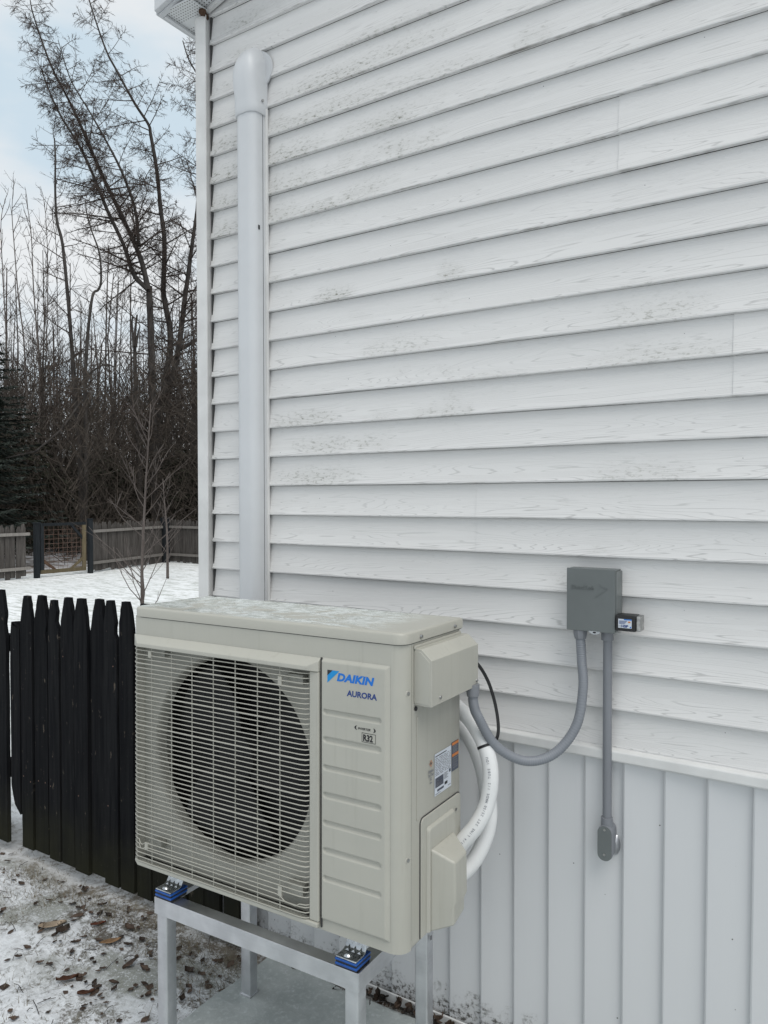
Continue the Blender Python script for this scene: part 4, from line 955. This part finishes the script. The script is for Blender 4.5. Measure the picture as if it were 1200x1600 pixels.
def tree(name, base, ang, stems, label, seed, bark, twigm, spec, group):
    rnd = random.Random(seed); o = empty(name, (*base, 0), radians(ang), label, 'tree', group)
    tb = MB(); cb = MB()
    for si, (pts, r0, r1) in enumerate(stems):
        P3 = []; dy = 0
        for k, (u, z) in enumerate(pts):
            dy += rnd.uniform(-.12, .12) if k else 0; P3.append(Vector((u, dy, z)))
        if pts[0][1] < 1.4: P3.insert(0, Vector((pts[0][0] + .03, 0, -.1)))
        P = catmull(P3, 6)
        n = len(P); rr = [(r0 + (r1 - r0) * (i / (n - 1)) ** .8) * (1 + .07 * rnd.uniform(-1, 1)) for i in range(n)]
        if P3[0].z < 0: rr[0] *= 1.5; rr[1] *= 1.25
        rr = [x * .80 for x in rr]; tb.tube(P, rr, 9, caps=False)
        s = dict(spec); s.update(spec.get(si, {})) if si in spec else None
        s = {k: v for k, v in s.items() if isinstance(k, str)}
        if s.get('dens', 0) > 0: twigs(cb, P, r0, rnd, **s)
    tb.build('trunk', bark, o, smooth=True, angle=180); cb.build('branches', twigm, o)['kind'] = 'stuff'
    return o
LAR = dict(t0=.05, dens=7.5, Lmax=2.3, up=-.02, sub=34, subL=.48, ter=8, minr=.0050, droop=.06, taperL=.62, wig=.07, hang=.40)
low = dict(t0=.25, dens=4.0, Lmax=2.8, up=-.12, sub=24, subL=.55, ter=5, minr=.006, taperL=.2)
tree('larch_tree', (-18.39, 15.42), 50.0, [
  ([(0.1, 0.69), (0.07, 1.85), (0.06, 3.14), (0.03, 4.62), (0.01, 6.22), (-0.04, 7.94)], 0.17, 0.12),
  ([(-0.06, 7.8), (-0.47, 8.24), (-0.74, 9.05), (-1.18, 10.0), (-1.57, 10.99), (-1.96, 11.82), (-2.42, 12.53), (-2.74, 13.25), (-2.96, 13.91)], 0.10, 0.02),
  ([(-0.06, 7.8), (-0.28, 8.73), (-0.77, 9.9), (-1.37, 11.19), (-1.89, 12.46), (-2.28, 13.32), (-2.73, 14.22), (-3.17, 15.53), (-3.29, 16.12)], 0.11, 0.015),
  ([(-0.33, 9.08), (-0.41, 10.08), (-0.76, 11.12), (-1.16, 11.92), (-1.62, 12.71), (-2.15, 13.62), (-2.46, 14.61)], 0.07, 0.012)],
  'tall bare larch leaning left with three long stems above its fork', 101, 'bark', 'twig', {**LAR, 0: low}, 'bare trees beyond the yard fence')
tree('larch_tree', (-18.91, 16.36), 49.1, [
  ([(-0.27, 0.65), (-0.17, 3.07), (-0.1, 4.42), (0.2, 6.44), (0.05, 7.64), (0.0, 8.1), (0.04, 9.54), (-0.07, 10.59), (-0.17, 11.71), (-0.34, 12.74), (-0.41, 13.07), (-0.8, 13.66), (-1.3, 14.55), (-1.64, 15.24), (-2.05, 16.49), (-2.18, 17.05)], 0.16, 0.02),
  ([(-0.13, 4.55), (0.26, 5.44), (0.47, 6.46), (0.64, 7.82), (0.74, 8.5), (0.81, 9.07), (0.93, 9.93), (1.03, 10.7), (1.1, 11.86), (1.14, 13.39), (1.12, 14.6), (0.81, 15.24), (0.63, 15.82)], 0.13, 0.02),
  ([(0.46, 6.26), (0.93, 6.55), (1.33, 6.91), (1.6, 7.47), (1.8, 8.37)], 0.09, 0.03)],
  'tall bare larch nearest the house corner with a kinked crooked stem', 102, 'bark', 'twig', {**LAR, 'dens': 6.0, 't0': .22}, 'bare trees beyond the yard fence')
tree('bare_tree', (-17.98, 12.68), 54.8, [([(0.08, 0.79), (0.03, 2.0), (0.02, 3.03), (-0.08, 4.12), (-0.15, 5.37), (-0.22, 6.5), (-0.36, 8.23), (-0.5, 8.89), (-0.53, 9.62), (-0.52, 10.53), (-0.54, 11.03)], 0.12, 0.02)],
  'bare single-stemmed tree standing behind the wire gate, left of its twisted neighbour', 103, 'bark', 'twig', dict(t0=.3, dens=4, Lmax=1.5, up=.25, sub=10, subL=.5, ter=3, minr=.0055, taperL=.5), 'bare trees beyond the yard fence')
tree('bare_tree', (-17.48, 12.52), 54.4, [([(-0.03, 0.81), (0.0, 2.27), (0.02, 3.12), (-0.01, 4.52), (0.05, 5.64), (0.12, 6.37), (0.21, 6.97), (0.34, 7.12), (0.41, 7.35), (0.37, 8.02), (0.19, 8.61), (0.07, 9.04), (0.04, 9.32)], 0.09, 0.015),
  ([(0.0, 4.63), (0.19, 4.92), (0.51, 5.11), (0.78, 4.95), (1.1, 4.23), (1.31, 3.32)], .035, .015)],
  'bare tree with a twisted upper stem and an arching drooping limb', 104, 'bark', 'twig', dict(t0=.3, dens=2.2, Lmax=1.4, up=.1, sub=8, subL=.5, ter=3, minr=.0055, taperL=.4), 'bare trees beyond the yard fence')
tree('dead_snag', (-17.93, 14.40), 51.2, [([(0.16, 0.73), (0.15, 2.95), (0.07, 4.48), (0.05, 6.0), (0.07, 6.45), (0.12, 6.85)], 0.13, 0.03), ([(0.02, 5.9), (-.02, 6.5), (.0, 6.75)], .05, .02), ([(0.08, 5.9), (.14, 6.3), (.2, 6.5)], .05, .015)],
  'broken dead trunk with a jagged top left of the larches', 105, 'bark', 'twig', dict(t0=.35, dens=2.5, Lmax=1.6, up=0., sub=8, subL=.5, ter=3, minr=.006, taperL=.1), 'bare trees beyond the yard fence')
THIN = dict(t0=.22, dens=3.0, Lmax=1.9, up=.75, sub=5, subL=.7, ter=2, minr=.0052, taperL=.55, spread=.55)
for q, (bs, an, st, lb) in enumerate([
  ((-22.95, 14.22), 58.2, ([(0.07, 1.05), (0.07, 4.14), (0.0, 6.53), (-0.14, 7.87), (-0.25, 9.56), (-0.3, 10.56), (-0.25, 11.4)], .05, .008), 'slender bare tree right of the spruce, tallest of the thin trees there'),
  ((-21.87, 14.07), 57.2, ([(-0.13, 1.07), (-0.07, 3.06), (-0.01, 5.06), (-0.08, 6.71), (-0.16, 8.02), (-0.21, 9.65), (-0.35, 10.75)], .06, .01), 'slender bare tree over the left gate post, slightly bowed'),
  ((-23.44, 15.31), 56.8, ([(-0.11, 0.59), (-0.12, 3.18), (-0.08, 4.61), (0.01, 6.77), (0.07, 8.91), (0.04, 10.69), (-0.05, 11.7)], .05, .008), 'slender straight bare tree between the bowed tree and the gate'),
  ((-24.05, 16.20), 56.0, ([(-0.12, 0.55), (0.01, 3.25), (-0.0, 5.49), (-0.05, 7.72), (-0.05, 9.95), (-0.19, 11.41)], .04, .008), 'very thin bare tree just left of the tree behind the gate'),
  ((-23.67, 14.00), 59.4, ([(0.13, 1.05), (0.13, 4.51), (0.06, 6.58), (-0.02, 8.63), (-0.06, 10.33), (0.1, 11.2)], .05, .008), 'slender bare tree above the spruce at the left picture edge')]):
    tree('bare_tree', bs, an, [st], lb, 200 + q, 'palebark', 'twig', THIN, 'bare trees beyond the yard fence')
# fallen leaning limb
fl = empty('leaning_limb', (-17.2, 11.0, 0), 0, 'broken dark limb leaning against the tree behind the gate', 'branch')
MB().tube(local(fl, [(-17.25, 10.2, 2.55), (-17.3, 11.0, 2.75), (-17.35, 11.7, 3.3), (-17.5, 12.4, 4.1)]), [.022, .026, .03, .022], 6).build('limb', 'bark', fl, smooth=True, angle=180)
# saplings in the yard
def sapling(loc, pts, r0, label, seed, n, L, z0, minr):
    rnd = random.Random(seed); o = empty('sapling', (*loc, 0), radians(50), label, 'sapling', 'bare saplings in the yard'); tb = MB(); cb = MB()
    P = catmull([Vector(p) for p in pts], 6); tb.tube(P, [r0 * (1 - .8 * i / (len(P) - 1)) for i in range(len(P))], 8)
    for q in range(n):
        t = z0 + (1 - z0) * (q + rnd.random() * .5) / n; i = min(len(P) - 2, int(t * (len(P) - 1))); p = P[i]; th = rnd.choice((0, pi)) + rnd.uniform(-1.3, 1.3); Lb = L * rnd.uniform(.55, 1.1) * (1.1 - .6 * t)
        d = Vector((cos(th), sin(th), rnd.uniform(.6, 1.5))).normalized(); pp = [p]
        for k in range(4): d = (d + Vector((rnd.uniform(-.22, .22), rnd.uniform(-.22, .22), .16 - .05 * k + rnd.uniform(-.1, .1)))).normalized(); pp.append(pp[-1] + d * Lb / 4)
        cb.tube(pp, [r0 * .22 * (1 - t * .5) * (1 - .2 * k) + minr * .5 for k in range(5)], 5)
        for k in range(rnd.randint(2, 4)):
            j = rnd.randint(1, 3); e2 = (d + Vector((rnd.uniform(-.9, .9), rnd.uniform(-.9, .9), rnd.uniform(.0, .5)))).normalized(); cb.tube([pp[j], pp[j] + e2 * Lb * rnd.uniform(.2, .45)], [minr, minr * .6], 4)
    tb.build('trunk', 'sapbark', o, smooth=True, angle=180); cb.build('branches', 'sapbark', o)['kind'] = 'stuff'
sapling((-6.58, 5.38), [(-.02, 0, 0), (.0, .01, .5), (.0, 0, .9), (.03, -.02, 1.5), (.06, 0, 2.0), (.10, .02, 2.6)], .023, 'bare sapling rising behind the left corner of the heat pump', 31, 30, .85, .14, .0026)
sapling((-12.07, 10.50), [(0, 0, 0), (.0, .01, .5), (-.01, 0, 1.0), (-.05, 0, 1.5), (-.08, 0, 2.0)], .03, 'smaller bare sapling near the corner of the far fence', 32, 12, .8, .2, .004)
# spruce at the left edge
rnd = random.Random(77)
spz = empty('spruce_tree', (-17.6, 9.72, 0), 0, 'dark green spruce at the left edge beyond the far fence', 'tree')
MB().tube([(0, 0, -.1), (0, 0, 3), (.05, 0, 6.6)], [.14, .09, .015], 8).build('trunk', 'bark', spz)
b = MB()
for q in range(210):
    z = .5 + 6.0 * (q / 210) ** 1.05; L = (2.05 * (1 - (z - .3) / 6.6) + .10) * rnd.uniform(.8, 1.12); th = q * 2.39996 + rnd.uniform(-.3, .3); o2 = Vector((cos(th), sin(th), 0)); dr = -.20 + rnd.uniform(-.08, .08)
    tip_up = .18
    prev = None
    nsg = 9
    for k in range(nsg):
        u = (k + .5) / nsg; c = o2 * (L * u) + Vector((0, 0, z + dr * L * u + tip_up * L * u * u)); side = Vector((-o2.y, o2.x, 0)); wd = (.30 * (1 - u) + .10) * min(1, L)
        for s_ in (-1, 1):
            for w_ in range(4):
                e2 = (side * s_ * rnd.uniform(.5, 1) + o2 * rnd.uniform(.2, .9) + Vector((0, 0, rnd.uniform(-.55, .12)))).normalized() * wd * rnd.uniform(.5, 1.1)
                n_ = Vector((rnd.uniform(-1, 1), rnd.uniform(-1, 1), rnd.uniform(-1, 1))).cross(e2).normalized() * .022
                cc = c + o2 * rnd.uniform(-.1, .1)
                b.add([cc - n_, cc + n_, cc + e2 + n_ * .3, cc + e2 - n_ * .3], [(0, 1, 2, 3)])
b.build('crown', 'needle', spz)['kind'] = 'stuff'

# far woodland, read as one mass
def pol(az, d): a = radians(az); return Vector((sin(a) * d, cos(a) * d, 0))
rnd = random.Random(9)
b = MB()
for q in range(460):
    az = rnd.uniform(-72, -30); d = rnd.uniform(27, 62); p = pol(az, d); h = rnd.uniform(6, 11.5) * (.75 + d / 130); lean = Vector((rnd.uniform(-.06, .06), rnd.uniform(-.06, .06), 0))
    r0 = rnd.uniform(.025, .085); P = [p + lean * (h * k / 4) + Vector((rnd.uniform(-.1, .1), rnd.uniform(-.1, .1), h * k / 4)) for k in range(5)]
    b.tube(P, [r0 * (1 - .19 * k) for k in range(5)], 5, caps=False)
    for w_ in range(22):
        t = rnd.uniform(.25, 1); i = min(3, int(t * 4)); s0 = P[i].lerp(P[i + 1], t * 4 - i); th = rnd.uniform(0, 2 * pi); dd = Vector((cos(th) * .6, sin(th) * .6, rnd.uniform(.3, 1.1))).normalized(); L = rnd.uniform(.7, 2.2) * (1.15 - .6 * t)
        e1 = s0 + dd * L; b.tube([s0, s0.lerp(e1, .5) + Vector((0, 0, -.05 * L)), e1], [.010, .008, .004], 3, caps=False)
        for k in range(4):
            s1 = s0.lerp(e1, rnd.uniform(.25, .95)); d2 = (dd + Vector((rnd.uniform(-.9, .9), rnd.uniform(-.9, .9), rnd.uniform(-.3, .6)))).normalized(); b.tube([s1, s1 + d2 * L * rnd.uniform(.2, .5)], [.0065, .004], 3, caps=False)
wl_ = b.build('distant_woodland', 'farwood'); tag(wl_, 'mass of thin bare grey trees filling the woods far behind the fence', 'woods', kind='stuff')
b = MB()
for q in range(46000):
    az = rnd.uniform(-72, -30); d = 17.6 + 26 * rnd.random() ** 1.3; p = pol(az, d)
    if p.x > -15.8 and p.y < 13.8: continue
    hh = 1.5 + 2.6 * (mnoise.noise((az * .22, d * .15, 2)) + .75) + d * .06
    z = hh * rnd.random() ** 1.25 + .05; th = rnd.uniform(0, 2 * pi); dd = Vector((cos(th), sin(th), rnd.uniform(0, 2.4))).normalized(); L = rnd.uniform(.3, 1.3); p.z = max(0.02, z)
    if az < -56 and d < 22: continue
    r_ = .006 + d * .00022; b.tube([p, p + dd * L * .5 + Vector((0, 0, rnd.uniform(-.05, .05))), p + dd * L], [r_, r_ * .8, r_ * .4], 3, caps=False)
br = b.build('undergrowth', 'brush'); tag(br, 'tangled brown undergrowth at the foot of the woods', 'undergrowth', kind='stuff')
b = MB()
for q in range(26000):
    az = rnd.uniform(-72, -30); d = rnd.uniform(24, 34); p = pol(az, d)
    hh = 2.0 + 3.2 * (mnoise.noise((az * .30, 4.0, d * .05)) + .35)
    p.z = max(.05, hh * rnd.random() ** .9); th = rnd.uniform(0, 2 * pi); dd = Vector((cos(th), sin(th), rnd.uniform(-.6, .5))).normalized(); L = rnd.uniform(.25, .7); n_ = dd.orthogonal().normalized() * .03
    b.add([p - n_, p + n_, p + dd * L + n_ * .3, p + dd * L - n_ * .3], [(0, 1, 2, 3)])
db_ = b.build('evergreen_brush', 'darkbrush'); tag(db_, 'dark low evergreen thicket between the bare trunks', 'thicket', kind='stuff')

# ================================================================== LEAVES, GRASS
rnd = random.Random(4)
def leaf(b, x, y, z, s, rz, tilt, curl):
    M = Matrix.Translation((x, y, z)) @ Euler((tilt * cos(rz * 3), tilt * sin(rz * 3), rz), 'XYZ').to_matrix().to_4x4()
    n = 7; vs = []
    wid = [.05, .55, .95, 1.0, .8, .45, .03]
    for k in range(n):
        t = k / (n - 1) - .5; w = wid[k] * .32 * s * rnd.uniform(.8, 1.15)
        for u in (-1, 0, 1):
            vs.append(M @ Vector((t * s, u * w, curl * s * (u * u * .5 * rnd.uniform(.6, 1.3) + t * t * 1.2))))
    b.add(vs, [(k * 3 + u, k * 3 + u + 1, k * 3 + u + 4, k * 3 + u + 3) for k in range(n - 1) for u in (0, 1)])
b = MB(); cnt = 0
while cnt < 520:
    x, y = rnd.uniform(-3.6, -1.80), rnd.uniform(.9, 1.96)
    if mnoise.noise((x * 3.1, y * 3.1, 8)) + rnd.uniform(-.35, .35) < -.05: continue
    if x > -1.84 and rnd.random() < .5: continue
    leaf(b, x, y, gz(x, y) + .006, rnd.uniform(.010, .036) * (1 if rnd.random() < .9 else 1.6), rnd.uniform(0, 6.3), rnd.uniform(0, .35), rnd.uniform(-.15, .45)); cnt += 1
for q in range(130):   # dark crumbs caught between slab and skirting
    x = rnd.uniform(-1.75, -.7); leaf(b, x, rnd.uniform(1.97, 2.026), rnd.uniform(.004, .022), rnd.uniform(.012, .035), rnd.uniform(0, 6.3), rnd.uniform(0, 1.0), rnd.uniform(-.2, 1.2))
tag(b.build('leaf_litter', 'leaf'), 'scattered dead brown leaves on the snow beside the slab', 'leaves', kind='stuff')
b = MB()
for q in range(9000):
    x = rnd.uniform(-3.6, -1.8); y = 1.93 - abs(rnd.gauss(0, .13)) if rnd.random() < .6 else rnd.uniform(1.2, 2.0)
    if mnoise.noise((x * 4, y * 5, 1)) < -.02 - (.3 if y > 1.84 else 0): continue
    z = gz(x, y); h = rnd.uniform(.008, .035); a = rnd.uniform(0, 2 * pi); dx, dy = cos(a), sin(a); le = rnd.uniform(.3, 1.7); w = .0011
    b.add([(x - dy * w, y + dx * w, z - .002), (x + dy * w, y - dx * w, z - .002), (x + dx * h * le, y + dy * h * le, z + h * rnd.uniform(.2, .9))], [(0, 1, 2)])
tag(b.build('dead_grass', 'straw'), 'short straw coloured dead grass along the fence foot', 'grass', kind='stuff')
b = MB()
for q in range(120):
    x, y = rnd.uniform(-3.4, -1.82), rnd.uniform(1.0, 1.95); a = rnd.uniform(0, pi); L = rnd.uniform(.015, .08); z = gz(x, y) + .004
    b.tube([(x, y, z), (x + cos(a) * L * .5, y + sin(a) * L * .5, z + rnd.uniform(0, .012)), (x + cos(a) * L, y + sin(a) * L, z + rnd.uniform(-.002, .01))], .0012, 4)
tag(b.build('fallen_twigs', 'bark'), 'thin broken twigs lying on the snow', 'twigs', kind='stuff')
for (x, y, s, mt, c, ti, lb) in ((-2.274, 1.539, .070, 'leaf_brown', .25, .3, 'large curled dark brown dead leaf lying on the snow by the stand'), (-2.325, 1.747, .075, 'leaf_tan', .15, .1, 'flat tan oval dead leaf on the grass between fence and stand'),
                           (-2.60, 1.70, .10, 'leaf_pale', .2, .12, 'broad pale dead leaf half covered by snow'), (-2.45, 1.79, .055, 'leaf_red', .2, .2, 'reddish brown folded leaf near the fence foot'), (-2.16, 1.53, .055, 'leaf_brown', .3, .3, 'small dark folded leaf right of the large curled leaf')):
    b = MB(); leaf(b, 0, 0, 0, s, 1.0, ti, c); o = b.build('dead_leaf', mt, smooth=True, angle=180); o.location = (x, y, gz(x, y) + .005); so = o.modifiers.new('t', 'SOLIDIFY'); so.thickness = .0008
    tag(o, lb, 'leaf', 'big single leaves on the snow')
